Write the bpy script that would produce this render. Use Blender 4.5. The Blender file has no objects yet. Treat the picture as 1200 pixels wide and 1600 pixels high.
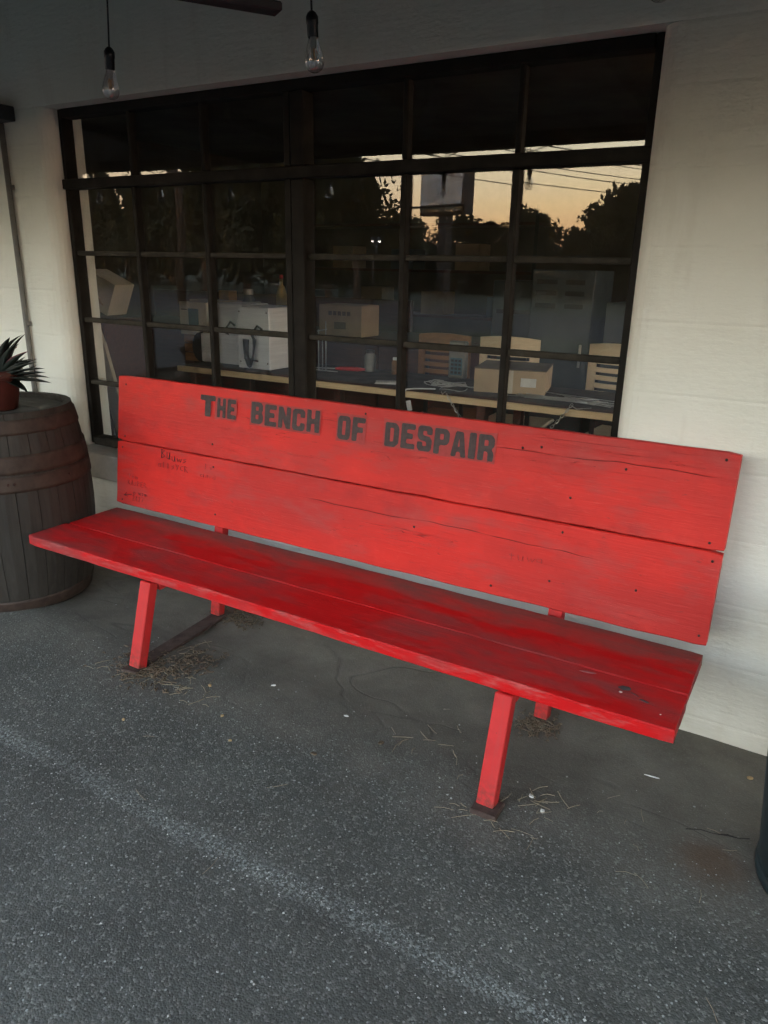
import bpy, bmesh, math, random
from mathutils import Vector, Matrix, noise
from mathutils.geometry import tessellate_polygon
R = math.radians
rnd = random.Random(7)
sc = bpy.context.scene
COL = sc.collection

# ------------------------------------------------------------------ camera
CX, CY, CZ = 3.0778, -2.3995, 1.3859
YAW, PIT, ROL, FPX = 0.53, -0.3193, 0.0202, 1164.86
cd = bpy.data.cameras.new('camera')
cam = bpy.data.objects.new('camera', cd)
COL.objects.link(cam)
sc.camera = cam
fw = Vector((-math.sin(YAW) * math.cos(PIT), math.cos(YAW) * math.cos(PIT), math.sin(PIT)))
r0 = Vector((math.cos(YAW), math.sin(YAW), 0))
u0 = r0.cross(fw)
rr = math.cos(ROL) * r0 + math.sin(ROL) * u0
uu = -math.sin(ROL) * r0 + math.cos(ROL) * u0
m3 = Matrix((rr, uu, -fw)).transposed()
cam.matrix_world = Matrix.Translation((CX, CY, CZ)) @ m3.to_4x4()
cd.sensor_fit = 'VERTICAL'
cd.sensor_height = 36.0
cd.sensor_width = 27.0
cd.lens = FPX / 1600 * 36
cd.clip_start = 0.05
cd.clip_end = 2000
sc.render.resolution_x, sc.render.resolution_y = 768, 1024

# ------------------------------------------------------------------ world, sun, exposure
SUN_EL, SUN_ROT = R(1.2), R(12)
world = bpy.data.worlds.new('World')
sc.world = world
world.use_nodes = True
wn = world.node_tree
bg = wn.nodes['Background']
sky = wn.nodes.new('ShaderNodeTexSky')
sky.sky_type = 'NISHITA'
sky.sun_disc = False
sky.sun_elevation = SUN_EL
sky.sun_rotation = SUN_ROT
sky.altitude = 100
sky.air_density = 1.0
sky.dust_density = 1.0
# thin veil of evening cloud: evens the colour of the whole sky out a little
veil = wn.nodes.new('ShaderNodeTexNoise')
veil.inputs['Scale'].default_value = 2.2
veil.inputs['Detail'].default_value = 5
wtc = wn.nodes.new('ShaderNodeTexCoord')
wmp = wn.nodes.new('ShaderNodeMapping')
wmp.inputs['Scale'].default_value = (1, 1, 7)
wn.links.new(wtc.outputs['Generated'], wmp.inputs['Vector'])
wn.links.new(wmp.outputs['Vector'], veil.inputs['Vector'])
vr = wn.nodes.new('ShaderNodeMapRange')
vr.inputs['From Min'].default_value = 0.35
vr.inputs['From Max'].default_value = 0.75
vr.inputs['To Min'].default_value = 0.42
vr.inputs['To Max'].default_value = 0.72
wn.links.new(veil.outputs['Fac'], vr.inputs['Value'])
wmix = wn.nodes.new('ShaderNodeMix')
wmix.data_type = 'RGBA'
wmix.inputs['B'].default_value = (1.15, 0.83, 0.74, 1)
wsep = wn.nodes.new('ShaderNodeSeparateXYZ')          # haze thins out with height
wn.links.new(wtc.outputs['Generated'], wsep.inputs[0])
whz = wn.nodes.new('ShaderNodeMapRange')
whz.inputs['From Min'].default_value = 0.02
whz.inputs['From Max'].default_value = 0.40
whz.inputs['To Min'].default_value = 1.15
whz.inputs['To Max'].default_value = 0.15
wn.links.new(wsep.outputs['Z'], whz.inputs['Value'])
wfac = wn.nodes.new('ShaderNodeMath')
wfac.operation = 'MULTIPLY'
wn.links.new(vr.outputs['Result'], wfac.inputs[0])
wn.links.new(whz.outputs['Result'], wfac.inputs[1])
wn.links.new(wfac.outputs[0], wmix.inputs['Factor'])
wtint = wn.nodes.new('ShaderNodeMix')
wtint.data_type = 'RGBA'
wtint.blend_type = 'MULTIPLY'
wtint.inputs['Factor'].default_value = 1.0
wtint.inputs['B'].default_value = (1.0, 1.0, 1.10, 1)
wn.links.new(sky.outputs['Color'], wtint.inputs['A'])
wn.links.new(wtint.outputs['Result'], wmix.inputs['A'])
wn.links.new(wmix.outputs['Result'], bg.inputs['Color'])
bg.inputs['Strength'].default_value = 0.13
sd = bpy.data.lights.new('sun', 'SUN')
sd.energy = 0.06
sd.angle = R(6)
sd.color = (1.0, 0.72, 0.48)
sun = bpy.data.objects.new('sun', sd)
COL.objects.link(sun)
sdir = Vector((math.sin(SUN_ROT) * math.cos(SUN_EL), math.cos(SUN_ROT) * math.cos(SUN_EL), math.sin(SUN_EL)))
sun.rotation_euler = sdir.to_track_quat('Z', 'Y').to_euler()
sun.location = (0, 10, 8)
vs = sc.view_settings
vs.view_transform = 'Standard'
vs.look = 'None'
vs.gamma = 1
vs.use_curve_mapping = False
vs.exposure = 5.5
sc.cycles.use_denoising = True
sc.cycles.max_bounces = 6
sc.cycles.diffuse_bounces = 4
sc.cycles.glossy_bounces = 2
sc.cycles.transparent_max_bounces = 10
sc.cycles.use_adaptive_sampling = True
sc.cycles.adaptive_threshold = 0.015
sc.cycles.adaptive_min_samples = 16
world.cycles.sampling_method = 'MANUAL'
world.cycles.sample_map_resolution = 512
sc.cycles.caustics_reflective = False
sc.cycles.caustics_refractive = False

# ------------------------------------------------------------------ helpers: objects
def tag(o, label=None, cat=None, group=None, kind=None):
    if label: o['label'] = label
    if cat: o['category'] = cat
    if group: o['group'] = group
    if kind: o['kind'] = kind
    return o

def empty(name, loc=(0, 0, 0), label=None, cat=None, group=None, rz=0):
    o = bpy.data.objects.new(name, None)
    o.empty_display_size = 0.1
    COL.objects.link(o)
    o.location = loc
    o.rotation_euler = (0, 0, rz)
    return tag(o, label, cat, group)

def link(name, me, mat=None, parent=None, loc=(0, 0, 0), rot=(0, 0, 0), smooth=False):
    o = bpy.data.objects.new(name, me)
    COL.objects.link(o)
    if mat and not me.materials: me.materials.append(mat)
    if parent: o.parent = parent
    o.location = loc
    o.rotation_euler = rot
    if smooth:
        for p in me.polygons: p.use_smooth = True
    return o

def bmobj(name, bm, mat=None, parent=None, loc=(0, 0, 0), rot=(0, 0, 0), smooth=False):
    bmesh.ops.recalc_face_normals(bm, faces=bm.faces)
    me = bpy.data.meshes.new(name)
    bm.to_mesh(me)
    bm.free()
    return link(name, me, mat, parent, loc, rot, smooth)

def box_bm(x0, x1, y0, y1, z0, z1, bev=0.0, seg=1, bm=None):
    b = bmesh.new()
    r = bmesh.ops.create_cube(b, size=1)
    for v in b.verts:
        v.co = Vector((x0 + (v.co.x + .5) * (x1 - x0), y0 + (v.co.y + .5) * (y1 - y0), z0 + (v.co.z + .5) * (z1 - z0)))
    if bev: bmesh.ops.bevel(b, geom=list(b.edges), offset=bev, segments=seg, profile=.6, affect='EDGES')
    if bm is None: return b
    me = bpy.data.meshes.new('t'); b.to_mesh(me); b.free(); bm.from_mesh(me); bpy.data.meshes.remove(me)
    return bm

def box(name, x0, x1, y0, y1, z0, z1, mat, parent=None, bev=0.0, seg=1, loc=(0, 0, 0), rot=(0, 0, 0)):
    return bmobj(name, box_bm(x0, x1, y0, y1, z0, z1, bev, seg), mat, parent, loc, rot)

def tube_into(bm, pts, rad, n=8, cap=True):
    pts = [Vector(p) for p in pts]
    rads = rad if isinstance(rad, (list, tuple)) else [rad] * len(pts)
    rings = []
    up = Vector((0, 0, 1))
    prev = None
    for i, p in enumerate(pts):
        d = (pts[min(i + 1, len(pts) - 1)] - pts[max(i - 1, 0)]).normalized()
        if prev is None:
            a = d.cross(up if abs(d.z) < .95 else Vector((1, 0, 0))).normalized()
        else:
            a = (prev - d * prev.dot(d)).normalized()
        prev = a
        b = d.cross(a)
        rings.append([bm.verts.new(p + (a * math.cos(2 * math.pi * k / n) + b * math.sin(2 * math.pi * k / n)) * rads[i]) for k in range(n)])
    for i in range(len(rings) - 1):
        for k in range(n):
            bm.faces.new((rings[i][k], rings[i][(k + 1) % n], rings[i + 1][(k + 1) % n], rings[i + 1][k]))
    if cap:
        bm.faces.new(rings[0][::-1]); bm.faces.new(rings[-1])
    return bm

def tube(name, pts, rad, mat, parent=None, n=8, loc=(0, 0, 0), smooth=True):
    return bmobj(name, tube_into(bmesh.new(), pts, rad, n), mat, parent, loc, smooth=smooth)

def lathe_into(bm, prof, n=24, cx=0, cy=0, close=False):
    rings = []
    for r, z in prof:
        rings.append([bm.verts.new((cx + r * math.cos(2 * math.pi * k / n), cy + r * math.sin(2 * math.pi * k / n), z)) for k in range(n)])
    for i in range(len(rings) - 1):
        for k in range(n):
            bm.faces.new((rings[i][k], rings[i][(k + 1) % n], rings[i + 1][(k + 1) % n], rings[i + 1][k]))
    if close:
        bm.faces.new(rings[0][::-1]); bm.faces.new(rings[-1])
    return bm

def lathe(name, prof, mat, parent=None, n=24, loc=(0, 0, 0), close=False, smooth=True):
    return bmobj(name, lathe_into(bmesh.new(), prof, n, close=close), mat, parent, loc, smooth=smooth)

def prism(name, poly, d0, d1, mat, parent=None, axis='y', loc=(0, 0, 0), rot=(0, 0, 0)):
    """polygon in the plane across axis, extruded from d0 to d1"""
    bm = bmesh.new()
    def P(a, b, d):
        return {'y': (a, d, b), 'x': (d, a, b), 'z': (a, b, d)}[axis]
    A = [bm.verts.new(P(a, b, d0)) for a, b in poly]
    B = [bm.verts.new(P(a, b, d1)) for a, b in poly]
    n = len(poly)
    bm.faces.new(A); bm.faces.new(B[::-1])
    for i in range(n): bm.faces.new((A[i], B[i], B[(i + 1) % n], A[(i + 1) % n]))
    return bmobj(name, bm, mat, parent, loc, rot)

def kid(o, parent, inv): o.parent = parent; o.matrix_parent_inverse = inv; return o

def copy_tree(o, parent=None):
    c = o.copy()
    COL.objects.link(c)
    c.parent = parent
    for ch in list(o.children): copy_tree(ch, c)
    return c

# ------------------------------------------------------------------ helpers: materials
class NT:
    def __init__(s, name):
        s.m = bpy.data.materials.new(name); s.m.use_nodes = True
        s.t = s.m.node_tree; s.p = s.t.nodes['Principled BSDF']; s.out = s.t.nodes['Material Output']
        s._tc = None
    def n(s, typ, **kw):
        x = s.t.nodes.new(typ)
        for k, v in kw.items(): setattr(x, k, v)
        return x
    def l(s, a, b): s.t.links.new(a, b)
    def co(s, scale=(1, 1, 1), rot=(0, 0, 0), loc=(0, 0, 0)):
        if s._tc is None: s._tc = s.n('ShaderNodeTexCoord')
        mp = s.n('ShaderNodeMapping')
        mp.inputs['Scale'].default_value = scale; mp.inputs['Rotation'].default_value = rot; mp.inputs['Location'].default_value = loc
        s.l(s._tc.outputs['Object'], mp.inputs['Vector'])
        return mp.outputs['Vector']
    def noise(s, scale, detail=4, rough=.55, vec=None, dist=0):
        x = s.n('ShaderNodeTexNoise')
        x.inputs['Scale'].default_value = scale; x.inputs['Detail'].default_value = detail
        x.inputs['Roughness'].default_value = rough; x.inputs['Distortion'].default_value = dist
        s.l(vec if vec is not None else s.co(), x.inputs['Vector'])
        return x.outputs['Fac']
    def vor(s, scale, vec=None, out='Color', feature='F1'):
        x = s.n('ShaderNodeTexVoronoi', feature=feature)
        x.inputs['Scale'].default_value = scale
        s.l(vec if vec is not None else s.co(), x.inputs['Vector'])
        return x.outputs[out]
    def mr(s, v, a, b, c=0., d=1., smooth=False):
        x = s.n('ShaderNodeMapRange')
        if smooth: x.interpolation_type = 'SMOOTHSTEP'
        for k, q in zip(('From Min', 'From Max', 'To Min', 'To Max'), (a, b, c, d)): x.inputs[k].default_value = q
        s.l(v, x.inputs['Value'])
        return x.outputs['Result']
    def mix(s, f, a, b, blend='MIX'):
        x = s.n('ShaderNodeMix', data_type='RGBA', blend_type=blend)
        for v, k in ((f, 'Factor'), (a, 'A'), (b, 'B')):
            i = x.inputs[k] if k == 'Factor' else [q for q in x.inputs if q.name == k and q.type == 'RGBA'][0]
            if isinstance(v, (tuple, list)): i.default_value = tuple(v) + ((1,) if len(v) == 3 else ())
            elif isinstance(v, (int, float)): i.default_value = v
            else: s.l(v, i)
        return [q for q in x.outputs if q.type == 'RGBA'][0]
    def math(s, op, a, b=None, clamp=False):
        x = s.n('ShaderNodeMath', operation=op, use_clamp=clamp)
        for i, v in enumerate((a, b)):
            if v is None: continue
            if isinstance(v, (int, float)): x.inputs[i].default_value = v
            else: s.l(v, x.inputs[i])
        return x.outputs[0]
    def sep(s, vec):
        x = s.n('ShaderNodeSeparateXYZ'); s.l(vec, x.inputs[0]); return x.outputs
    def bump(s, h, strength=.3, dist=.01, prev=None):
        x = s.n('ShaderNodeBump')
        x.inputs['Strength'].default_value = strength; x.inputs['Distance'].default_value = dist
        s.l(h, x.inputs['Height'])
        if prev is not None: s.l(prev, x.inputs['Normal'])
        s.l(x.outputs['Normal'], s.p.inputs['Normal'])
        return x.outputs['Normal']
    def set(s, color=None, rough=None, metal=None, spec=None):
        for v, k in ((color, 'Base Color'), (rough, 'Roughness'), (metal, 'Metallic'), (spec, 'Specular IOR Level')):
            if v is None: continue
            if isinstance(v, (tuple, list)): s.p.inputs[k].default_value = tuple(v) + ((1,) if len(v) == 3 else ())
            elif isinstance(v, (int, float)): s.p.inputs[k].default_value = v
            else: s.l(v, s.p.inputs[k])
        return s

def simple(name, c, rough=.6, metal=0., var=.25, scale=9., bump=0., spec=.4, stretch=(1, 1, 1)):
    t = NT(name)
    f = t.mr(t.noise(scale, 5, .6, t.co(stretch)), .3, .7)
    t.set(t.mix(f, tuple(x * (1 - var) for x in c), tuple(min(1, x * (1 + var * .6)) for x in c)), t.mr(f, 0, 1, min(1, rough * 1.12), rough * .9), metal, spec)
    if bump: t.bump(t.noise(scale * 6, 4, .6, t.co(stretch)), .5, bump)
    return t.m

def red_paint(name, seat=False, seed=0., grit=0., crack=None, edge=False):
    t = NT(name)
    off = (seed * 3.1, seed * 1.7, seed * .9)
    big = t.noise(1.6, 4, .6, t.co((1, 2.2, 2.2), loc=off))
    mid = t.noise(5.5, 4, .6, t.co((1, 3.0, 3.0), loc=off))
    grain = t.noise(1.0, 3, .6, t.co((5, 95, 95), loc=off), .6)
    fine = t.noise(1.0, 2, .6, t.co((22, 330, 330), loc=off))
    crackn = t.noise(1.0, 3, .55, t.co((1.1, 26, 26), loc=(off[1], off[0], off[2])), .9)
    if seat:
        dust = t.mr(t.math('ADD', t.math('MULTIPLY', big, .75), t.math('MULTIPLY', mid, .55)), .60, .80)
        c = t.mix(dust, (.50, .008, .010), (.27, .044, .044))
        # grit that has blown in along the rear edge
        zz = t.sep(t.co())[2]
        rear = t.mr(t.math('ADD', zz, t.math('MULTIPLY', mid, .26)), .22, .38)
        c = t.mix(t.math('MULTIPLY', rear, grit), c, (.16, .095, .082))
        rough = t.mr(dust, 0, 1, .5, .7)
    else:
        c = t.mix(t.mr(big, .36, .66), (.46, .028, .024), (.65, .028, .021))
        c = t.mix(t.mr(mid, .50, .70, 0, .75), c, (.40, .056, .052))
        mot = t.noise(3.4, 5, .7, t.co((1, 1.3, 1.3), loc=(off[1], 2, off[0])))
        c = t.mix(t.mr(mot, .54, .70, 0, .5), c, (.36, .020, .020))
        c = t.mix(t.mr(mot, .30, .42, .4, 0), c, (.70, .045, .036))
        rough = t.mr(mid, .3, .7, .42, .58)
    c = t.mix(t.mr(grain, .56, .80, 0, .30), c, (.30, .012, .014))
    c = t.mix(t.mr(fine, .62, .80, 0, .35), c, (.66, .12, .10))
    # splits along the grain where dirt has settled
    cr = t.math('SUBTRACT', 1., t.mr(t.math('ABSOLUTE', t.math('SUBTRACT', crackn, .5)), .0, .0035), True)
    gate = t.mr(t.noise(1.3, 3, .5, t.co((1, 2, 5), loc=(off[0] + 4, 2, 1))), .56, .66)
    cr = t.math('MULTIPLY', cr, gate)
    c = t.mix(t.math('MULTIPLY', cr, .75), c, (.10, .010, .010))
    # bare flecks and scuffs
    fl = t.mr(t.noise(16, 3, .7, t.co((1, 4, 4), loc=off)), .69, .76, 0, .6)
    c = t.mix(fl, c, (.20, .030, .028))
    if crack:
        w0, xa, xb = crack
        q = t.sep(t.co())
        wob = t.noise(1, 3, .6, t.co((2.2, 1, 1), loc=(seed, 0, 0)))
        dd = t.math('ABSOLUTE', t.math('SUBTRACT', t.math('SUBTRACT', q[2], w0), t.math('MULTIPLY', t.math('SUBTRACT', wob, .5), .05)))
        lk = t.math('MULTIPLY', t.mr(dd, .0007, .0017, 1, 0), t.math('MULTIPLY', t.mr(q[0], xa, xa + .06), t.mr(q[0], xb - .08, xb, 1, 0)))
        lk = t.math('MULTIPLY', lk, t.mr(t.noise(9, 2, .5), .36, .5, .25, 1))
        c = t.mix(t.math('MULTIPLY', lk, .85), c, (.07, .008, .008))
        cr = t.math('MAXIMUM', cr, lk)
    if edge:
        q = t.sep(t.co())
        we = t.math('MULTIPLY', t.mr(t.math('ADD', q[2], t.math('MULTIPLY', q[1], .25)), .004, .012, 1, 0), t.mr(t.noise(1, 4, .7, t.co((9, 40, 40))), .48, .66, 0, .5))
        c = t.mix(we, c, (.42, .15, .14))
    t.set(c, rough, 0, .18 if seat else .22)
    h = t.math('ADD', t.math('MULTIPLY', grain, .8), t.math('MULTIPLY', fine, .35))
    h = t.math('SUBTRACT', h, t.math('MULTIPLY', cr, 1.6))
    t.bump(h, .4, .0025)
    return t.m

def ground_mat():
    t = NT('asphalt')
    v = t.co()
    x, y, z = t.sep(v)[0:3]
    # distance bands away from the wall, ragged
    rag = t.math('MULTIPLY', t.math('SUBTRACT', t.noise(2.3, 3, .6), .5), .55)
    yy = t.math('ADD', y, rag)
    smooth_z = t.mr(yy, -1.0, -.55, 0, 1)          # trodden, silted strip beside the wall
    cell = t.vor(195, v)
    cellv = t.sep(cell)[0]
    cd2 = t.vor(195, v, 'Distance')
    stone = t.mr(cellv, .35, 1., 0, 1)
    n1 = t.noise(3.2, 3, .6)
    n2 = t.noise(30, 3, .65)
    base = t.mix(t.mr(n1, .3, .7), (.052, .055, .050), (.087, .092, .083))
    agg = t.mix(t.mr(cellv, .55, 1., 0, 1), (.042, .044, .040), (.30, .31, .285))
    agg = t.mix(t.mr(n2, .45, .8), agg, (.085, .09, .09))
    c = t.mix(t.mr(t.noise(55, 3, .6), .42, .66, .12, .8), base, agg)
    # worn parking line parallel to the wall
    d = t.math('ABSOLUTE', t.math('ADD', t.math('ADD', y, 1.305), t.math('MULTIPLY', t.math('SUBTRACT', n1, .5), .07)))
    band = t.mr(d, .002, .048, 1, 0, True)
    flake = t.mr(t.noise(120, 3, .75), .47, .56)
    flake = t.math('MULTIPLY', flake, t.mr(cellv, .2, .7, .25, 1))
    keep = t.mr(t.noise(2.6, 3, .5, t.co(loc=(3, 1, 0))), .30, .66, .30, 1)
    c = t.mix(t.math('MULTIPLY', t.math('MULTIPLY', band, flake), t.math('MULTIPLY', keep, .8)), c, (.345, .385, .375))
    silt = t.mix(t.mr(t.noise(7, 4, .6), .3, .7), (.105, .094, .076), (.165, .150, .124))
    silt = t.mix(t.mr(t.noise(190, 2, .6), .55, .75, 0, .5), silt, (.23, .225, .205))
    c = t.mix(t.math('MULTIPLY', smooth_z, .88), c, silt)
    # ragged tide lines in the silt
    con = t.noise(1.15, 3, .45, t.co((1, 1.9, 1), loc=(5, 2, 0)), .4)
    tl = t.math('SUBTRACT', 1., t.mr(t.math('ABSOLUTE', t.math('SUBTRACT', con, .47)), 0, .013), True)
    tl2 = t.math('SUBTRACT', 1., t.mr(t.math('ABSOLUTE', t.math('SUBTRACT', con, .55)), 0, .010), True)
    tl = t.math('MULTIPLY', t.math('MULTIPLY', t.math('MAXIMUM', tl, tl2), smooth_z), t.mr(n1, .42, .58))
    c = t.mix(t.math('MULTIPLY', tl, .38), c, (.05, .046, .040))
    # rust stain beside the bin
    vd = t.n('ShaderNodeVectorMath', operation='DISTANCE')
    t.l(v, vd.inputs[0]); vd.inputs[1].default_value = (3.04, -.69, 0)
    rs = t.mr(t.math('ADD', vd.outputs['Value'], t.math('MULTIPLY', n2, .05)), .06, .14, .55, 0)
    c = t.mix(rs, c, (.095, .048, .022))
    # small pale grit
    gr = t.vor(105, v); gd = t.vor(105, v, 'Distance')
    pick = t.math('MULTIPLY', t.mr(t.sep(gr)[1], .90, .93), t.mr(smooth_z, 0, 1, 1, .12))
    pick = t.math('MULTIPLY', pick, t.mr(gd, .22, .34, 1, 0))
    c = t.mix(t.math('MULTIPLY', pick, .85), c, (.32, .35, .335))
    blot = t.mr(t.noise(1.1, 4, .65, t.co(loc=(7, 3, 0))), .50, .68, 0, .38)
    c = t.mix(blot, c, (.040, .041, .038))
    t.set(c, t.mr(n2, .3, .7, .72, .9), 0, .35)
    h = t.math('MULTIPLY', t.mr(cd2, 0, .7, 1, 0), t.mr(smooth_z, 0, 1, 1, .25))
    h = t.math('ADD', h, t.math('MULTIPLY', t.noise(120, 3, .6), .6))
    nn = t.bump(h, .38, .003)
    t.bump(t.math('SUBTRACT', t.math('MULTIPLY', con, .6), t.math('MULTIPLY', tl, .12)), .4, .02, nn)
    return t.m

def wall_mat():
    t = NT('cream_wall_paint')
    v = t.co()
    n1 = t.noise(1.7, 5, .6)
    c = t.mix(t.mr(n1, .3, .7), (.70, .71, .645), (.785, .80, .745))
    st = t.noise(1, 5, .65, t.co((9, 9, 1.6)))
    c = t.mix(t.mr(st, .55, .8, 0, .35), c, (.50, .47, .40))
    spot = t.mr(t.noise(38, 3, .6), .73, .78, 0, .55)
    c = t.mix(t.math('MULTIPLY', spot, t.mr(n1, .45, .6)), c, (.30, .27, .22))
    z = t.sep(v)[2]
    low = t.mr(t.math('ADD', z, t.math('MULTIPLY', t.noise(6, 4, .6), .25)), .10, .24, .55, 0)
    c = t.mix(low, c, (.46, .42, .34))
    t.set(c, .62, 0, .3)
    a = t.noise(1, 6, .6, t.co((14, 14, 75)))
    b = t.noise(60, 4, .6)
    t.bump(t.math('ADD', t.math('MULTIPLY', a, .8), t.math('MULTIPLY', b, .8)), .7, .004)
    return t.m

def glass_mat(name, haze=.012, tint=(.985, .99, .988), boost=1.0, haze_col=(.5, .48, .42)):
    t = NT(name)
    t.t.nodes.remove(t.p)
    lw = t.n('ShaderNodeLayerWeight'); lw.inputs['Blend'].default_value = .5
    f5 = t.math('POWER', lw.outputs['Facing'], 5.)
    F = t.math('ADD', t.math('MULTIPLY', f5, .955), .045 * boost)
    tr = t.n('ShaderNodeBsdfTransparent'); tr.inputs['Color'].default_value = (*tint, 1)
    gl = t.n('ShaderNodeBsdfGlossy'); gl.inputs['Roughness'].default_value = 0.0
    df = t.n('ShaderNodeBsdfDiffuse'); df.inputs['Color'].default_value = (*haze_col, 1)
    m1 = t.n('ShaderNodeMixShader'); m2 = t.n('ShaderNodeMixShader')
    dirt = t.mr(t.noise(7, 5, .65, t.co((1, 1, .6))), .35, .8, haze * .3, haze * 2.2)
    t.l(dirt, m1.inputs[0]); t.l(tr.outputs[0], m1.inputs[1]); t.l(df.outputs[0], m1.inputs[2])
    t.l(F, m2.inputs[0]); t.l(m1.outputs[0], m2.inputs[1]); t.l(gl.outputs[0], m2.inputs[2])
    if name == 'window_glass':
        b = t.n('ShaderNodeBump'); b.inputs['Strength'].default_value = .02; b.inputs['Distance'].default_value = .01
        t.l(t.noise(2.2, 1, .4), b.inputs['Height']); t.l(b.outputs[0], gl.inputs['Normal'])
    t.l(m2.outputs[0], t.out.inputs['Surface'])
    return t.m

def wood(name, a, b, rough=.55, axis=0, sc_=1.0):
    t = NT(name)
    s = [4, 60, 60]; s = [60 * sc_] * 3; s[axis] = 4 * sc_
    g = t.noise(1, 6, .65, t.co(tuple(s)), .8)
    w = t.noise(3, 3, .5)
    t.set(t.mix(t.mr(t.math('ADD', t.math('MULTIPLY', g, .8), t.math('MULTIPLY', w, .3)), .35, .75), a, b), rough, 0, .35)
    t.bump(g, .35, .002)
    return t.m

M = {}
M['red1'] = red_paint('red_paint_back', seed=1., crack=(.205, 1.35, 2.42))
M['red2'] = red_paint('red_paint_back_lower', seed=2.3, crack=(.195, 1.02, 2.10))
M['reds1'] = red_paint('red_paint_seat_front', True, 3.7, edge=True)
M['reds2'] = red_paint('red_paint_seat_rear', True, 5.1, .7)
def leg_mat():
    t = NT('red_painted_steel')
    n = t.noise(9, 4, .65); n2 = t.noise(55, 4, .7)
    c = t.mix(t.mr(n, .3, .7), (.42, .018, .020), (.55, .024, .024))
    z = t.sep(t.co())[2]
    low = t.math('MULTIPLY', t.mr(z, .0, .10, 1, 0), t.mr(n2, .40, .62))
    chip = t.mr(t.noise(26, 4, .7), .66, .70, 0, .9)
    c = t.mix(t.math('MAXIMUM', t.math('MULTIPLY', low, .85), chip), c, (.10, .035, .026))
    c = t.mix(t.mr(t.noise(1, 3, .6, t.co((60, 60, 5))), .52, .72, 0, .4), c, (.33, .045, .042))
    t.set(c, t.mr(n, .3, .7, .45, .62), 0, .3)
    t.bump(t.math('ADD', n2, t.math('MULTIPLY', chip, -.5)), .4, .002)
    return t.m
M['redsteel'] = leg_mat()
M['rust'] = simple('rusty_steel', (.062, .040, .033), .85, 0, .45, 26, .002)
M['asphalt'] = ground_mat()
M['wall'] = wall_mat()
M['sill'] = simple('sill_paint', (.52, .51, .47), .75, 0, .3, 7, .002)
M['frame'] = simple('window_frame_paint', (.012, .010, .008), .6, 0, .45, 16, .0012, spec=.15)
M['frame2'] = simple('window_bar_dusty_paint', (.032, .027, .020), .65, 0, .5, 22, .0014, spec=.2)
M['glass'] = glass_mat('window_glass', .009)
M['bulbglass'] = glass_mat('bulb_glass', .06, (.97, .97, .97), 6.0, (.8, .8, .8))
M['white_int'] = simple('interior_white_paint', (.62, .64, .62), .6)
M['black'] = simple('black_plastic', (.012, .012, .013), .4)
M['canopy'] = simple('canopy_underside_paint', (.10, .10, .095), .7, 0, .3, 3)
M['darktimber'] = wood('dark_timber', (.018, .016, .014), (.045, .040, .034), .6)
M['darksteel'] = simple('dark_grey_metal', (.025, .028, .032), .5)
M['amber'] = simple('amber_filament', (.75, .42, .16), .4, 0, .1)
M['letter'] = simple('faded_black_lettering', (.046, .028, .028), .6, 0, .35, 60, .0008)
M['patch'] = simple('dull_red_patch', (.36, .036, .034), .6, 0, .18, 40, .0008)
M['ink'] = simple('marker_ink', (.06, .010, .012), .6)
M['inkfaint'] = simple('faint_marker_ink', (.24, .018, .020), .6)
M['nail'] = simple('nail_head_rust', (.045, .018, .016), .6)

# ================================================================== GROUND
YW = -0.10                                   # outer face of the wall
def gh(x, y):
    """height of the paving: dips a little towards the wall"""
    t = min(1, max(0, (y + .78) / .42)); t = t * t * (3 - 2 * t)
    h = -.034 * t
    if -3 < y < .2 and -3 < x < 6:
        k = min(1, (y + 3) / 1.5)
        h += k * (.006 * (noise.noise((x * 1.3, y * 1.7, 0)) - .0) + .0022 * noise.noise((x * 7, y * 7, 3)))
    return h
def lines(lo, hi, step, far0, far1):
    a = [lo + i * step for i in range(int(round((hi - lo) / step)) + 1)]
    k, s, p = [], .3, lo
    while p > far0: p -= s; s *= 1.6; k.append(max(p, far0))
    k = k[::-1]; q, s, p = [], .3, hi
    while p < far1: p += s; s *= 1.6; q.append(min(p, far1))
    return k + a + q
gx, gy = lines(-.8, 4.0, .03, -420, 420), lines(-2.6, .1, .03, -600, 80)
gv = [(x, y, gh(x, y)) for y in gy for x in gx]
nx = len(gx)
gf = [(j * nx + i, j * nx + i + 1, (j + 1) * nx + i + 1, (j + 1) * nx + i) for j in range(len(gy) - 1) for i in range(nx - 1)]
gm = bpy.data.meshes.new('ground')
gm.from_pydata(gv, [], gf)
ground = tag(link('ground', gm, M['asphalt'], smooth=True), kind='structure')
M['lot'] = simple('dark_lot_asphalt', (.028, .029, .029), .9, 0, .35, 2.5, .004)
M['grass'] = simple('dark_verge_grass', (.030, .040, .016), .9, 0, .4, 1.5, .02)
def sheet(name, x0, x1, y0, y1, z, mat):
    bm = bmesh.new()
    vs_ = [bm.verts.new(p) for p in ((x0, y0, z), (x1, y0, z), (x1, y1, z), (x0, y1, z))]
    bm.faces.new(vs_)
    return tag(bmobj(name, bm, mat), kind='structure')
sheet('parking_lot', -300, 300, -10.5, -3.6, .004, M['lot'])
sheet('road', -300, 300, -23.0, -13.5, .004, M['lot'])
sheet('grass_verge', -300, 300, -13.5, -10.5, .006, M['grass'])
sheet('grass_field', -300, 300, -300, -23.0, .006, M['grass'])
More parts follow.
